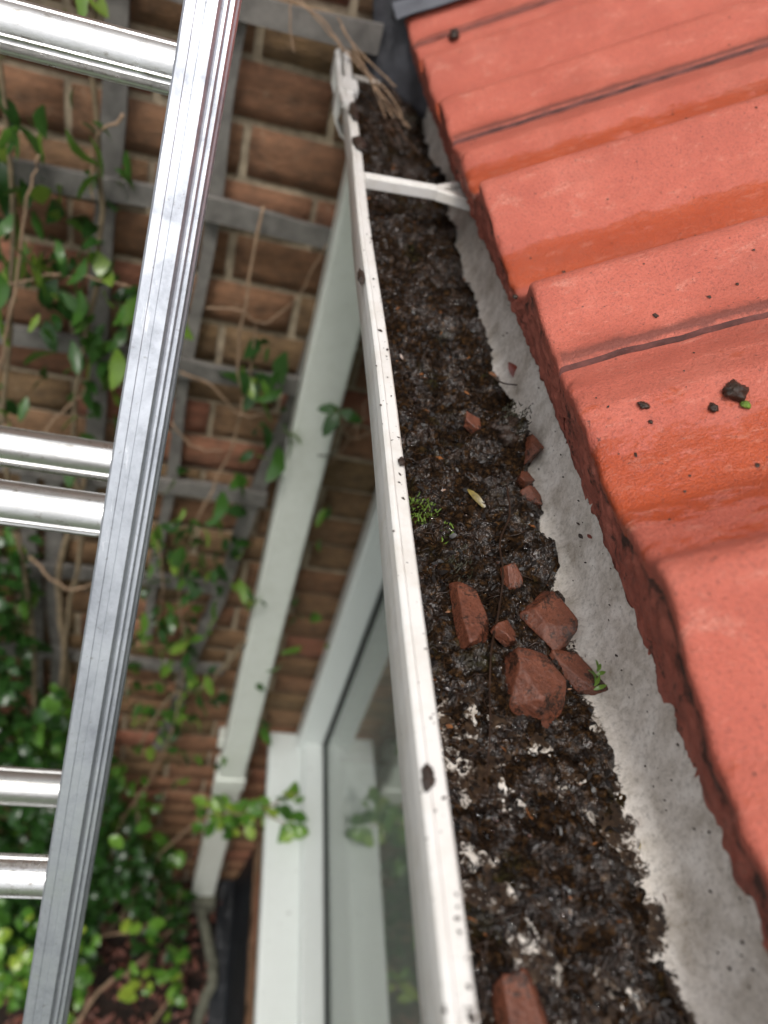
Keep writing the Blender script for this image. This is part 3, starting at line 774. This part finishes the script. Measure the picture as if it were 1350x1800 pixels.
lump('dirt_lump', (.0672, .4464, -.2030), (.0022, .010, .004), MMOSS, 'black dirt stuck on the outer face of the gutter lip', 'dirt lump', gl, 4)
lump('dirt_lump', (.0765, .2615, -.1990), (.0015, .003, .0015), MMOSS, 'small black speck on the inner edge of the gutter lip', 'dirt lump', gl, 5)
gr = 'dirt and moss lumps on the orange tiles'
rf = [((.2035, .2590), (.0050, .0050, .006), 'biggest mossy black lump on the nearest tile', 6), ((.1960, .2552), (.0018, .0026, .0025), 'small dirt crumb beside the biggest mossy lump', 7),
      ((.1716, .2634), (.0026, .0022, .002), 'black dirt crumb near the lower edge of the nearest tile', 8), ((.1736, .2561), (.0010, .0012, .001), 'tiny black crumb just below the dirt crumb on the nearest tile', 9),
      ((.2390, .8783), (.009, .011, .008), 'dark moss lump near the top of the picture on the far tile', 10), ((.1795, .9586), (.006, .012, .009), 'black moss lump on the roll of the farthest tile', 11),
      ((.2423, .4205), (.0026, .0030, .003), 'single grey crumb on the broad flat of the middle tile', 12), ((.1475, .3949), (.0016, .0018, .002), 'dark crumb near the eaves end of the middle tile', 13),
      ((.1935, .3274), (.0014, .0016, .0015), 'dark crumb in the pink pan above the tile joint', 14), ((.1733, .7824), (.003, .004, .003), 'upper black spot in the slanting row on the far tile', 15),
      ((.1623, .7678), (.0025, .004, .002), 'middle black spot in the slanting row on the far tile', 16), ((.1534, .7509), (.0022, .003, .002), 'lowest black spot in the slanting row on the far tile', 17)]
def roof_z(x, y):
    k = 0
    for (y0, kk_, sa, sb, ue) in starts:
        if y >= y0: base = y0
    e = float(np.interp(y - base, pu, pe)) + E0
    # point p = D*s + E*e, p.x = x
    s = (x - Ev[0] * e) / Dv[0]
    return Dv[2] * s + Ev[2] * e
for (xy, s, lab, sd_) in rf:
    lump('moss_lump', (xy[0], xy[1], roof_z(*xy) + s[2] * .25), s, MMOSS, lab, 'moss lump', gr, sd_)
lump('moss_lump', (.2070, .2530, roof_z(.207, .253) + .0008), (.0025, .002, .002), MGM, 'yellow green moss tuft beside the biggest black lump on the tile', 'moss', gr, 31)
lump('moss_clod', (.1560, .3440, -.2275), (.0072, .0072, .009), MMOSS, 'large dark mossy clod leaning on the gutter back', 'moss', 'moss in the gutter', 18, .8, 14)
# tufts of bright moss: many small blades
def tuft(loc, rad, n, mat, label, seed, hmax=.004):
    rr = random.Random(seed); V = []; F = []
    for i in range(n):
        a = rr.uniform(0, 6.28); q = rad * math.sqrt(rr.random()); x = loc[0] + math.cos(a) * q; y = loc[1] + math.sin(a) * q * 1.6; z0 = hz(x, y) + (.006 if seed == 7 else 0)
        hh = rr.uniform(.2, 1) ** 1.5 * hmax * .6; dx, dy = rr.uniform(-.8, .8) * hh, rr.uniform(-.8, .8) * hh; w = .00032
        b = len(V); V += [(x - w, y, z0), (x + w, y, z0), (x + dx + w, y + dy, z0 + hh * .7), (x + dx * 1.4, y + dy * 1.4, z0 + hh), (x + dx - w, y + dy, z0 + hh * .7)]
        F += [(b, b + 1, b + 2, b + 3, b + 4)]
    o = link('moss_tuft', mesh_from(V, F), [mat]); return tag(o, label, 'moss', 'moss in the gutter', 'thing')
tuft((.1005, .279), .0075, 240, MGM, 'bright yellow green moss tuft beside the gutter lip', 1)
tuft((.1545, .343), .008, 160, MDM, 'dull olive moss blades growing over the large dark clod', 7)
tuft((.1150, .243), .006, 110, MDM, 'dull green moss patch above the long terracotta fragment', 2)
tuft((.110, .262), .004, 30, MGM, 'few bright moss sprigs between the two moss patches', 3)

def grit(name, pts, mats, label, seed, s0, s1):
    rr = random.Random(seed); V = []; F = []; MI = []
    for (x, y, z_) in pts:
        sz = s0 + (s1 - s0) * rr.random() ** 4; b = len(V); e_ = rr.uniform(.6, 1.8); a_ = rr.uniform(0, 3.14)
        for k in range(6):
            t = k * 1.047; rx, ry = math.cos(t) * sz * rr.uniform(.7, 1.2) * e_, math.sin(t) * sz * rr.uniform(.7, 1.2)
            V.append((x + rx * math.cos(a_) - ry * math.sin(a_), y + rx * math.sin(a_) + ry * math.cos(a_), z_ - sz * .1))
        V.append((x, y, z_ + sz * .7))
        F += [(b + k, b + (k + 1) % 6, b + 6) for k in range(6)]; MI += [rr.randrange(len(mats))] * 6
    o = link(name, mesh_from(V, F, True, MI), mats); return tag(o, label, 'grit', kind='stuff')
rr = random.Random(77); pts = []
for i in range(300):
    y = .05 + .95 * (.5 + .5 * math.sin(rr.gauss(0, 1.2))) ** 1.4; x = .0730 + .0042 * rr.random() ** .6 if rr.random() < .8 else .0700
    pts.append((x, y, -.2002))
grit('lip_grit', pts, [MMOSS, MDB2, MMOSS], 'fine black specks of dirt sprinkled along the white gutter lip', 5, .00018, .0011)
pts = []
for i in range(620):
    y = .08 + .98 * rr.random() ** 1.2; x = .150 + .35 * rr.random() ** 1.3; pts.append((x, y, roof_z(x, y) + .0001))
grit('roof_grit', pts, [MMOSS, MMOSS, MDB2, MMOSS], 'tiny dark crumbs scattered over the orange tiles', 6, .0002, .0013)
pts = []
for i in range(260):
    y = .06 + .6 * rr.random() ** 1.3; t = rr.random(); pts.append((.1722 + .0030 * t, y, -.238 + .036 * t))
grit('gutter_back_grit', pts, [MMOSS, MRL, MDB2], 'small dark specks stuck on the pale back of the gutter', 8, .00015, .0009)

# single leaves and seeds
def leaf_mesh(L, w, curl=.25, fold=.2, n=5, serr=0):
    V = []; F = []
    for i in range(n + 1):
        t = i / n; ww = w * math.sin(math.pi * min(1, t * .97 + .02)) ** .75 * (1 - .25 * t) + .0001
        if serr and i % 2: ww *= 1 - serr
        zc = curl * L * (t - t * t * 1.3)
        V += [(-ww, t * L, zc + fold * ww), (0, t * L, zc), (ww, t * L, zc + fold * ww)]
    for i in range(n):
        b = i * 3; F += [(b, b + 1, b + 4, b + 3), (b + 1, b + 2, b + 5, b + 4)]
    return mesh_from(V, F, True)
def one_leaf(loc, L, w, rot, mat, label, name='fallen_leaf', cat='leaf', group='fallen leaves in the gutter', **kw):
    me = leaf_mesh(L, w, **kw); o = link(name, me, mat, None, loc); o.rotation_euler = rot; return tag(o, label, cat, group)
one_leaf((.1265, .2985, hz(.1265, .2985) + .0025), .016, .0019, (-.1, .5, -2.55), MYL2, 'curled yellow leaf lying among black debris', curl=.3)
one_leaf((.1685, .418, -.226), .016, .0036, (-1.0, 1.0, 3.1), MRL, 'dark brown leaf stuck high on the pale gutter back', curl=.1)
one_leaf((.1645, .1262, -.2420), .0048, .0011, (-.2, -1.0, -2.9), MBL, 'rust orange seed on the gutter back, uppermost of the near three', name='seed', cat='seed', curl=.2)
one_leaf((.1660, .1235, -.2405), .0030, .0010, (-.2, -1.0, -2.6), MBL, 'small orange seed just beside the rust orange one', name='seed', cat='seed', curl=.2)
one_leaf((.1660, .1165, -.2415), .0040, .0012, (-.2, -1.0, -3.3), MYL, 'olive yellow seed on the gutter back below two orange ones', name='seed', cat='seed', curl=.2)
one_leaf((.1675, .0975, -.2405), .0036, .0009, (-.2, -1.0, -2.7), MRL, 'dark red seed lowest on the pale gutter back', name='seed', cat='seed', curl=.2)
one_leaf((.125, .1275, hz(.125, .1275) + .001), .0060, .0011, (.0, .1, -2.8), MBL, 'bright orange seed glinting in the near debris', name='seed', cat='seed', curl=.2)
one_leaf((.1705, .2553, -.2205), .0030, .0011, (-.9, 1.2, 3.0), MMOSS, 'left one of two black seeds on the gutter back', name='seed', cat='seed', curl=.1)
one_leaf((.1712, .2500, -.2155), .0028, .0009, (-.9, 1.2, 3.2), MRL, 'right one of two dark seeds on the gutter back', name='seed', cat='seed', curl=.1)
fern = empty('fern_sprig', (.164, .178, -.238), 'tiny bright green fern sprig growing against the gutter back', 'fern')
MFN = mat_leaf('fern_green', [(0, (.10, .20, .03)), (1, (.16, .28, .04))])
for i in range(7):
    me = leaf_mesh(.006 - .0004 * i, .0009, .3); o = link('leaf', me, MFN, fern, (0, .001 * i, .0012 * i)); o.rotation_euler = (.5, .3, -1.2 + .75 * (i % 4))
# twig snaking over the debris
pts = [(.1470, .3000), (.1430, .275), (.1357, .2575), (.1330, .235), (.1270, .212), (.1200, .193), (.1165, .175), (.1137, .156), (.1110, .141), (.1084, .131)]
pp = smooth_path([(x, y, hz(x, y) + .0045) for x, y in pts], 8)
V, F = tube(pp, [.0006 - .0003 * i / len(pp) for i in range(len(pp))], 6); o = link('twig', mesh_from(V, F), MDB); tag(o, 'long thin dark twig lying along the debris past the tile fragments', 'twig')
pp = smooth_path([(.166, .385, -.222), (.158, .3885, -.2245), (.152, .400, -.227)], 5); V, F = tube(pp, .0005, 5); o = link('twig', mesh_from(V, F), MDB); tag(o, 'short black twig poking from the debris onto the gutter back', 'twig')

# ------------------------------------------------------------------ ladder
ldr = empty('ladder', (-.2, .3, -.4), 'silver aluminium extension ladder with ribbed rungs leaning in front of the wall', 'ladder')
P0 = Vector((-.0559, .4657, -.1196)); U = Vector((-.0387, -.4907, -.8705)).normalized(); X1 = Vector((1, 0, 0)); N = U.cross(X1).normalized()
if N.z < 0: N = -N
sec = [(.0012, .0300), (0, .0288), (0, .0335 - .0047), (.0012, .0300), (.0050, .0303), (.0055, .0299), (.0110, .0299), (.0115, .0303), (.0168, .0303), (.0182, .0290), (.0186, .0268), (.0196, .0266), (.0215, .0272), (.0225, .0262), (.0228, .0240), (.0238, .0240), (.0255, .0242), (.0263, .0230), (.0266, .0205), (.0276, .0203), (.0294, .0200), (.0308, .0182), (.0318, .0150), (.0322, .0100), (.0322, -.0300), (.0300, -.0320), (.0015, -.0320), (0, -.0300)]
sec = [(0, .0288), (.0012, .0300), (.0060, .0301), (.0064, .0297), (.0105, .0297), (.0109, .0301), (.0164, .0303), (.0174, .0292), (.0182, .0272), (.0192, .0268), (.0206, .0270), (.0213, .0262), (.0217, .0246), (.0227, .0244), (.0238, .0244), (.0244, .0234), (.0248, .0216), (.0258, .0208), (.0264, .0190), (.0264, .0150), (.0245, .0), (.0200, -.0300), (.0015, -.0320), (0, -.0300)]
def stile(sec, t0, t1, xo, no, name='stile', mir=1):
    n = len(sec); V = []; F = []; nt = 60
    for j in range(nt + 1):
        t = t0 + (t1 - t0) * j / nt
        for (a, b) in sec: V.append(P0 + U * t + X1 * (a * mir + xo) + N * (b + no))
    for j in range(nt):
        for i in range(n):
            q = (j * n + i, (j + 1) * n + i, (j + 1) * n + (i + 1) % n, j * n + (i + 1) % n); F.append(q if mir > 0 else q[::-1])
    F.append(tuple(range(n))); F.append(tuple(nt * n + i for i in range(n - 1, -1, -1)))
    return link(name, sharp_by_angle(mesh_from(V, F), 22), MA, ldr)
stile(sec, -.75, 3.0, .0045, 0)
stile(sec, -.75, 3.0, .0045 - .36, 0, mir=-1)
rsec = [(0, .028), (.001, .029), (.016, .029), (.017, .028), (.013, -.028), (.012, -.029), (.001, -.029), (0, -.028)]
stile(rsec, -.60, 3.0, .0045 - .004, -.066)
stile(rsec, -.60, 3.0, .0045 - .348, -.066, mir=-1)
def rung(t, no, x0, x1):
    c = P0 + U * t + N * no; seg = 72; V = []; F = []; rr = []
    for k in range(seg):
        a = 2 * math.pi * k / seg; r_ = .0133
        # a=0 points to the camera side (N), +90 deg is up the ladder
        d = math.degrees(a) if a < math.pi else math.degrees(a) - 360
        if 34 < d < 125 or -140 < d < -26:
            r_ -= .0012 * (1 if (int(d // 5) % 3 == 0) else 0)
        rr.append((math.cos(a) * r_, math.sin(a) * r_))
    for x in (x0, x1):
        for (a, b) in rr: V.append(Vector((x, c.y, c.z)) + N * a - U * b)
    for k in range(seg): F.append((k, (k + 1) % seg, seg + (k + 1) % seg, seg + k))
    F.append(tuple(range(seg))); F.append(tuple(seg + k for k in range(seg - 1, -1, -1)))
    return link('rung', sharp_by_angle(mesh_from(V, F), 30), MRU, ldr)
for k in range(-2, 12):
    t = .25 * k; x = (P0 + U * t).x; rung(t, 0, x - .352, x + .006)
Q0 = Vector((-.0721, .4132, -.3544)); t_r = (Q0 - P0).dot(U); n_r = (Q0 - P0).dot(N)
for k in range(-2, 10):
    t = t_r + .25 * k; x = (P0 + U * t).x; rung(t, n_r, x - .340, x - .004)

# ------------------------------------------------------------------ plants
def leafset(L, w, serr=0):
    out = []
    for c, f in ((.3, .25), (.5, .1), (.15, .35), (-.1, .3)):
        me = leaf_mesh(L, w, c, f, 5, serr); out.append(me)
    return out
LC = leafset(.040, .0115, .12) + leafset(.034, .0080, .2); LS = leafset(.034, .0130)
for m_ in LC: m_.materials.append(MLV)
for m_ in LS: m_.materials.append(MLB)
def put_leaf(meshes, parent, loc, s, rot, name='leaf'):
    o = bpy.data.objects.new(name, random.choice(meshes)); C.objects.link(o); o.parent = parent
    o.location = Vector(loc) - Vector(parent.location); o.scale = (s, s, s); o.rotation_euler = rot; return o
clb = empty('climbing_plant', (-.2, 1.0, GZ), 'leafy green climber with bare brown stems trained over the trellis', 'climbing plant')
# stems
stems = [
 [(-.30, 1.03, GZ), (-.27, 1.02, -2.2), (-.285, 1.01, -1.75), (-.255, 1.02, -1.3), (-.225, 1.015, -1.05), (-.24, 1.02, -.8), (-.20, 1.02, -.5), (-.205, 1.0, -.2), (-.16, .99, 0)],
 [(-.20, 1.03, GZ), (-.235, 1.02, -2.1), (-.26, 1.03, -1.6), (-.27, 1.02, -1.2), (-.235, 1.02, -1.0), (-.22, 1.03, -.9)],
 [(-.34, 1.0, -2.0), (-.32, 1.0, -1.3), (-.335, .99, -.85), (-.30, 1.0, -.45), (-.32, 1.0, -.1)],
 [(-.335, .97, -.72), (-.300, .96, -.58), (-.275, .97, -.43), (-.262, .98, -.38)],
 [(-.34, .98, -.58), (-.27, .99, -.545), (-.22, .99, -.532), (-.155, 1.0, -.540)],
 [(-.30, .99, -.88), (-.27, .99, -.80), (-.23, .99, -.74), (-.205, 1.0, -.70)],
 [(-.33, .98, -.80), (-.28, .99, -.86), (-.22, 1.0, -.895), (-.15, 1.0, -.86)],
 [(-.31, .99, -1.10), (-.25, .98, -1.16), (-.20, .985, -1.15), (-.17, 1.0, -1.12)],
 [(-.28, 1.02, -.20), (-.25, 1.01, -.10), (-.22, 1.0, -.02)], [(-.17, 1.0, -.32), (-.205, 1.0, -.36), (-.205, 1.0, -.43)],
 [(.005, 1.03, -.40), (.0, 1.02, -.62), (.02, 1.01, -.72), (.0, 1.02, -.86), (-.03, 1.0, -.98), (-.045, 1.0, -1.15), (-.02, 1.0, -1.35), (-.02, .99, -1.6), (-.06, .95, -1.8), (-.12, .9, -1.95), (-.14, .88, -2.2)],
 [(-.05, 1.0, -.55), (-.01, .99, -.535), (.03, 1.0, -.555), (.070, 1.0, -.50), (.095, 1.0, -.42)],
 [(.02, 1.0, -.56), (.022, 1.0, -.62), (.018, 1.0, -.70)],
 [(-.08, 1.0, -.66), (-.03, 1.0, -.68), (.015, 1.0, -.72), (.06, 1.0, -.71)],
 [(.10, 1.0, -1.28), (.06, 1.0, -1.40), (.02, 1.0, -1.48), (-.04, 1.0, -1.52), (-.10, .98, -1.72)],
 [(-.085, 1.0, -.76), (-.045, 1.0, -.80), (.0, 1.0, -.80)], [(-.09, .98, -1.0), (-.075, .98, -1.13), (-.08, .98, -1.26)],
 [(.21, 1.0, -.64), (.19, .97, -.70), (.165, .96, -.655), (.155, .95, -.65)], [(.26, 1.02, -.60), (.22, 1.01, -.68), (.17, 1.0, -.80), (.13, 1.0, -.77)]]
wid = [.006, .009, .005, .0028, .0024, .0022, .0028, .0028, .003, .0022, .0022, .0016, .0018, .0022, .0045, .0018, .0018, .0012, .0014]
for st_, w_ in zip(stems, wid):
    pp = smooth_path(st_, 6, .0025); V, F = tube(pp, [w_ * (1 - .5 * i / len(pp)) for i in range(len(pp))], 7)
    link('stem', mesh_from(V, F), MSTEM if w_ > .003 else MTWIG, clb)
# leaf sprays:  centre x, z, spread x, spread z, count
sprays = [(-.315, -.36, .035, .07, 20), (-.295, -.48, .04, .06, 20), (-.20, -.37, .02, .05, 7), (-.235, -.50, .025, .035, 12), (-.21, -.57, .05, .05, 20), (-.19, -.62, .035, .05, 12),
          (-.19, -.75, .04, .05, 14), (-.34, -.76, .015, .03, 3), (-.30, -.59, .02, .03, 3), (-.235, -.17, .03, .03, 5), (.04, -.64, .022, .03, 10), (.085, -.70, .018, .05, 9), (.03, -.84, .02, .02, 3),
          (-.055, -1.02, .035, .05, 22), (.045, -1.08, .03, .03, 9), (-.015, -1.11, .02, .05, 8), (-.075, -1.25, .03, .06, 15), (-.035, -1.30, .03, .05, 10), (-.05, -1.45, .04, .07, 16), (.0, -1.5, .03, .05, 8),
          (.20, -.88, .012, .03, 3), (.225, -1.22, .03, .05, 6), (.17, -1.30, .015, .05, 4), (.175, -1.60, .015, .05, 4), (-.06, -1.65, .05, .09, 22), (.02, -1.62, .03, .08, 8), (-.36, -1.2, .03, .15, 20)]
for (cx, cz, sx, sz, n_) in sprays:
    for i in range(n_):
        x = random.gauss(cx, sx); zc = random.gauss(cz, sz); yy = random.uniform(.955, 1.03)
        put_leaf(LC, clb, (x, yy, zc), random.uniform(.7, 1.5), (random.uniform(-2.4, -.6), random.uniform(-.6, .6), random.uniform(-2.2, 2.2)))
V = []; pts2 = []
for (cx, cz, sx, sz, n_) in sprays:
    if cx > .1: continue
    for i in range(int(n_ * .6)): pts2.append((random.gauss(cx, sx * 1.1), random.uniform(.99, 1.045), random.gauss(cz, sz * 1.1)))
for i in range(420): pts2.append((random.uniform(-.46, -.32), random.uniform(.93, 1.04), random.uniform(-2.0, -1.08)))
# the three leaf sprig in front of the downpipe
RT = Vector((.9665, -.064, .248)); DN = Vector((.1406, -.677, -.722))
def leaf_towards(meshes, parent, loc, d, nrm, sc):
    d = d.normalized(); nrm = (nrm - d * nrm.dot(d)).normalized(); x_ = d.cross(nrm)
    o = put_leaf(meshes, parent, loc, sc, (0, 0, 0)); o.rotation_euler = Matrix((x_, d, nrm)).transposed().to_euler(); return o
UPN = Vector((-.25, -.75, .6))
for (loc, d, sc) in (((.160, .955, -.648), -RT, .85), ((.160, .953, -.650), -RT * .5 + DN * .8, 1.15), ((.162, .955, -.650), RT * .8 + DN * .45, .95)):
    leaf_towards(LC[:2], clb, loc, d, UPN, sc)
V, F = tube(smooth_path([(.162, .955, -.650), (.175, .965, -.69), (.20, .985, -.72), (.24, 1.0, -.70)], 5), .0016, 5); link('stem', mesh_from(V, F), MTWIG, clb)
def add_leaves(pts, proto, smin, smax):
    V = []; F = []
    pv = [v.co.copy() for v in proto.vertices]; pf = [tuple(p.vertices) for p in proto.polygons]
    for p in pts:
        m_ = Euler((random.uniform(-1.6, .3), random.uniform(-.7, .7), random.uniform(0, 6.28))).to_matrix() * random.uniform(smin, smax); b = len(V)
        V += [Vector(p) + m_ @ q for q in pv]; F += [tuple(i + b for i in f) for f in pf]
    return V, F
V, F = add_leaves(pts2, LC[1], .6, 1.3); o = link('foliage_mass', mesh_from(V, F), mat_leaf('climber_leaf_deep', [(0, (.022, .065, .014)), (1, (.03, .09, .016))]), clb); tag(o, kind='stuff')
V, F = tube(smooth_path([(.145, .955, -.742), (.16, .95, -.735), (.172, .955, -.725)], 4), .0018, 5); link('stem', mesh_from(V, F), MGSTEM, clb)

shr = empty('shrub', (-.2, .85, GZ), 'bushy shrub with glossy rounded bright green leaves at the foot of the wall', 'shrub')
def shrub_pt():
    while True:
        x = random.uniform(-.75, .10); z_ = random.uniform(-2.62, -1.15); y = random.uniform(.66, 1.03)
        top = -1.20 if x < -.34 else (-1.20 - (x + .34) / .14 * .55 if x < -.20 else -1.75 - max(0, x + .20) * 1.9)
        if z_ > top + .12 * math.sin(x * 40 + z_ * 13): continue
        if y < .66 + (z_ + 2.6) * .18: continue
        if fbm(np.array([x * 9 + 40]), np.array([z_ * 9 + y * 6 + 40]), 2)[0] < .50: continue
        return x, y, z_
cnt = 0
pts_all = [shrub_pt() for _ in range(3400)]
pts_all.sort(key=lambda p: p[1] - .35 * p[2] * 0 + (.0 if p[0] > -.5 else 1))
for p in pts_all[:270]:
    put_leaf(LS, shr, p, random.uniform(.7, 1.4), (random.uniform(-1.0, .5), random.uniform(-.7, .7), random.uniform(0, 6.28)))
bmv = []; 
def add_leaves(pts, proto, smin, smax):
    V = []; F = []
    pv = [v.co.copy() for v in proto.vertices]; pf = [tuple(p.vertices) for p in proto.polygons]
    for p in pts:
        m_ = Euler((random.uniform(-1.0, .5), random.uniform(-.7, .7), random.uniform(0, 6.28))).to_matrix() * random.uniform(smin, smax); b = len(V)
        V += [Vector(p) + m_ @ q for q in pv]; F += [tuple(i + b for i in f) for f in pf]
    return V, F
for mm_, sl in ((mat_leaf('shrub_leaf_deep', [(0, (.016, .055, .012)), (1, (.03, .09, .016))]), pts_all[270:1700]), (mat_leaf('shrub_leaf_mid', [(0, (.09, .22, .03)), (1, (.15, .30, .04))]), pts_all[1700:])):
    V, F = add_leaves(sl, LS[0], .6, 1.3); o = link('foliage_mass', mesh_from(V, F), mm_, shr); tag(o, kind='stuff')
for k in range(14):
    x = random.uniform(-.5, .05); y = random.uniform(.75, 1.0)
    pp = smooth_path([(x * .6 - .1, .92, GZ), (x * .8, (y + .92) / 2, -2.4), (x, y, random.uniform(-2.2, -1.7))], 5, .004); V, F = tube(pp, [.004 * (1 - .7 * i / len(pp)) for i in range(len(pp))], 6)
    link('stem', mesh_from(V, F), MSTEM, shr)
# bright lone leaves and long arching stems near the soil
for (loc, s) in (((-.105, .86, -2.30), 1.7), ((-.16, .80, -1.80), 1.3), ((-.13, .82, -1.83), 1.2), ((-.075, .85, -1.86), 1.3), ((-.02, .93, -2.10), 1.3), ((.04, .95, -2.18), 1.4)):
    put_leaf(LS, shr, loc, s, (-.3, .2, random.uniform(0, 6)))
for st_, w_ in (([(-.20, .62, -2.70), (-.13, .74, -2.66), (-.03, .80, -2.62), (.06, .92, -2.66)], .006), ([(-.35, .80, -2.66), (-.15, .88, -2.64), (0, .90, -2.66)], .005), ([(-.02, .60, -2.70), (.08, .74, -2.70), (.12, .86, -2.68)], .004), ([(-.25, .9, -2.5), (-.12, .86, -2.44), (-.02, .88, -2.5)], .003)):
    V, F = tube(smooth_path(st_, 6, .003), w_, 7); link('stem', mesh_from(V, F), MTWIG, shr)

# branch reaching across the downpipe to the sill
brn = empty('leafy_branch', (.2, .95, -1.9), 'leafy branch reaching across the downpipe to the white window sill', 'branch')
path = smooth_path([(-.02, .94, -2.2), (.06, .93, -1.98), (.10, .925, -1.91), (.168, .90, -1.845), (.218, .86, -1.72), (.252, .83, -1.60), (.262, .81, -1.56)], 6)
V, F = tube(path, [.0035 * (1 - .6 * i / len(path)) for i in range(len(path))], 6); link('stem', mesh_from(V, F), MTWIG, brn)
V, F = tube(smooth_path([(.19, .885, -1.80), (.225, .84, -1.73), (.272, .80, -1.69)], 5), .0016, 5)
link('stem', mesh_from(V, F), MTWIG, brn)
for (x, y, z_, n_, s_) in ((.09, .93, -1.93, 7, .018), (.125, .915, -1.88, 9, .020), (.160, .90, -1.86, 10, .020), (.195, .88, -1.80, 9, .018), (.225, .86, -1.76, 9, .016), (.250, .83, -1.62, 5, .010), (.262, .82, -1.70, 6, .012), (.272, .80, -1.69, 4, .008)):
    for i in range(int(n_ * 1.5)):
        put_leaf(LS, brn, (x + random.gauss(0, s_), y + random.gauss(0, .015), z_ + random.gauss(0, s_)), random.uniform(.75, 1.3), (random.uniform(-.5, .5), random.uniform(-.6, .6), random.uniform(0, 6.28)))

# ------------------------------------------------------------------ foot of the wall
V = []
pp = smooth_path([(.125, 1.02, -2.63), (.150, .93, -2.66), (.185, .84, -2.68), (.195, .775, -2.68), (.172, .70, -2.70), (.160, .58, -2.70), (.17, .40, -2.72)], 6, .003)
V, F = tube(pp, .017, 10); o = link('old_stem', mesh_from(V, F), MGSTEM); tag(o, 'thick twisted grey woody stem lying from the foot of the downpipe', 'stem')
MDARK = mat_simple('gap_shade_black', (.012, .014, .017), .45, .5, 8, bump=.6, bscale=18, bdist=.02)  # near-black colour that paints the shadowed gap
P = np.zeros((30, 50, 3)); P[..., 0] = np.linspace(.190, .272, 30)[:, None]; P[..., 1] = np.linspace(-.6, 1.078, 50)[None]
P[..., 2] = -2.690 + .03 * (fbm(P[..., 0] * 30, P[..., 1] * 14, 3) - .5) + np.clip((P[..., 0] - .24) / .03, 0, 1) * .25
o = link('shade_sheet', grid_mesh(P), MDARK); tag(o, 'dark sheet painting the shade between the grey stem and the window wall', 'painted shade')  # dark sheet added in place of the shadowed ground by the window wall
# leaf litter on the soil
r = np.random.RandomState(4); V = []; F = []; MI = []
for i in range(1600):
    x = r.uniform(-.7, .27); y = r.uniform(.3, 1.07); L = .012 * (.5 + 1.2 * r.rand()); m_ = Euler((r.uniform(-.7, .7), r.uniform(-.7, .7), r.rand() * 6.28)).to_matrix(); b = len(V)
    for p in ((-L, 0, 0), (0, -L * .5, .2 * L), (L, 0, 0), (0, L * .5, .2 * L)):
        q = m_ @ Vector(p); V.append((x + q.x, y + q.y, GZ + .035 + r.rand() * .02 + q.z))
    F += [(b, b + 1, b + 2, b + 3)]; MI.append(r.randint(4))
ML1 = mat_simple('litter_red', (.17, .065, .045), .6, .4, 60); ML2 = mat_simple('litter_brown', (.09, .045, .028), .7, .4, 60)
o = link('leaf_litter', mesh_from(V, F, False, MI), [ML1, ML2, MDB, ML2]); tag(o, 'reddish brown dead leaves scattered on the dark soil', 'leaf litter', kind='stuff')

# ------------------------------------------------------------------ dry grass at the gutter end
dg = empty('dry_grass', (.07, 1.0, -.19), 'wisps of dry straw caught over the far end of the gutter', 'dry grass')
for k, st_ in enumerate(([(.0, 1.03, -.163), (.035, 1.01, -.168), (.066, 1.0, -.190), (.085, .99, -.20), (.12, .95, -.218), (.148, .90, -.229)], [(.010, 1.03, -.160), (.045, 1.0, -.178), (.072, .99, -.192), (.10, .96, -.205)], [(.055, 1.02, -.165), (.08, .99, -.188), (.105, .95, -.208), (.128, .90, -.224)],
        [(.002, .99, -.155), (.004, .985, -.180), (.014, .98, -.204)], [(.06, 1.01, -.172), (.09, .985, -.190), (.13, .955, -.205)], [(.075, .99, -.19), (.095, .97, -.2), (.11, .93, -.215), (.118, .89, -.222)], [(.08, .985, -.188), (.10, .95, -.2), (.125, .93, -.21), (.14, .88, -.223)])):
    V, F = tube(smooth_path(st_, 6, .0008), .0009 if k else .0012, 5); link('straw', mesh_from(V, F), MTWIG, dg)
cob = []
r = random.Random(2)
for i in range(22):
    x = r.uniform(.085, .12); y = r.uniform(.80, 1.0); z_ = -.222 + r.random() * .02; a = r.uniform(-.6, .6)
    cob.append(tube([(x, y, z_), (x + .012, y - .02 + a * .01, z_ + r.uniform(-.005, .005)), (x + .022, y - .045, z_ - .006)], .0004, 4))
V, F = merge(cob); o = link('straw_tangle', mesh_from(V, F), [MDB2], dg); tag(o, kind='stuff')
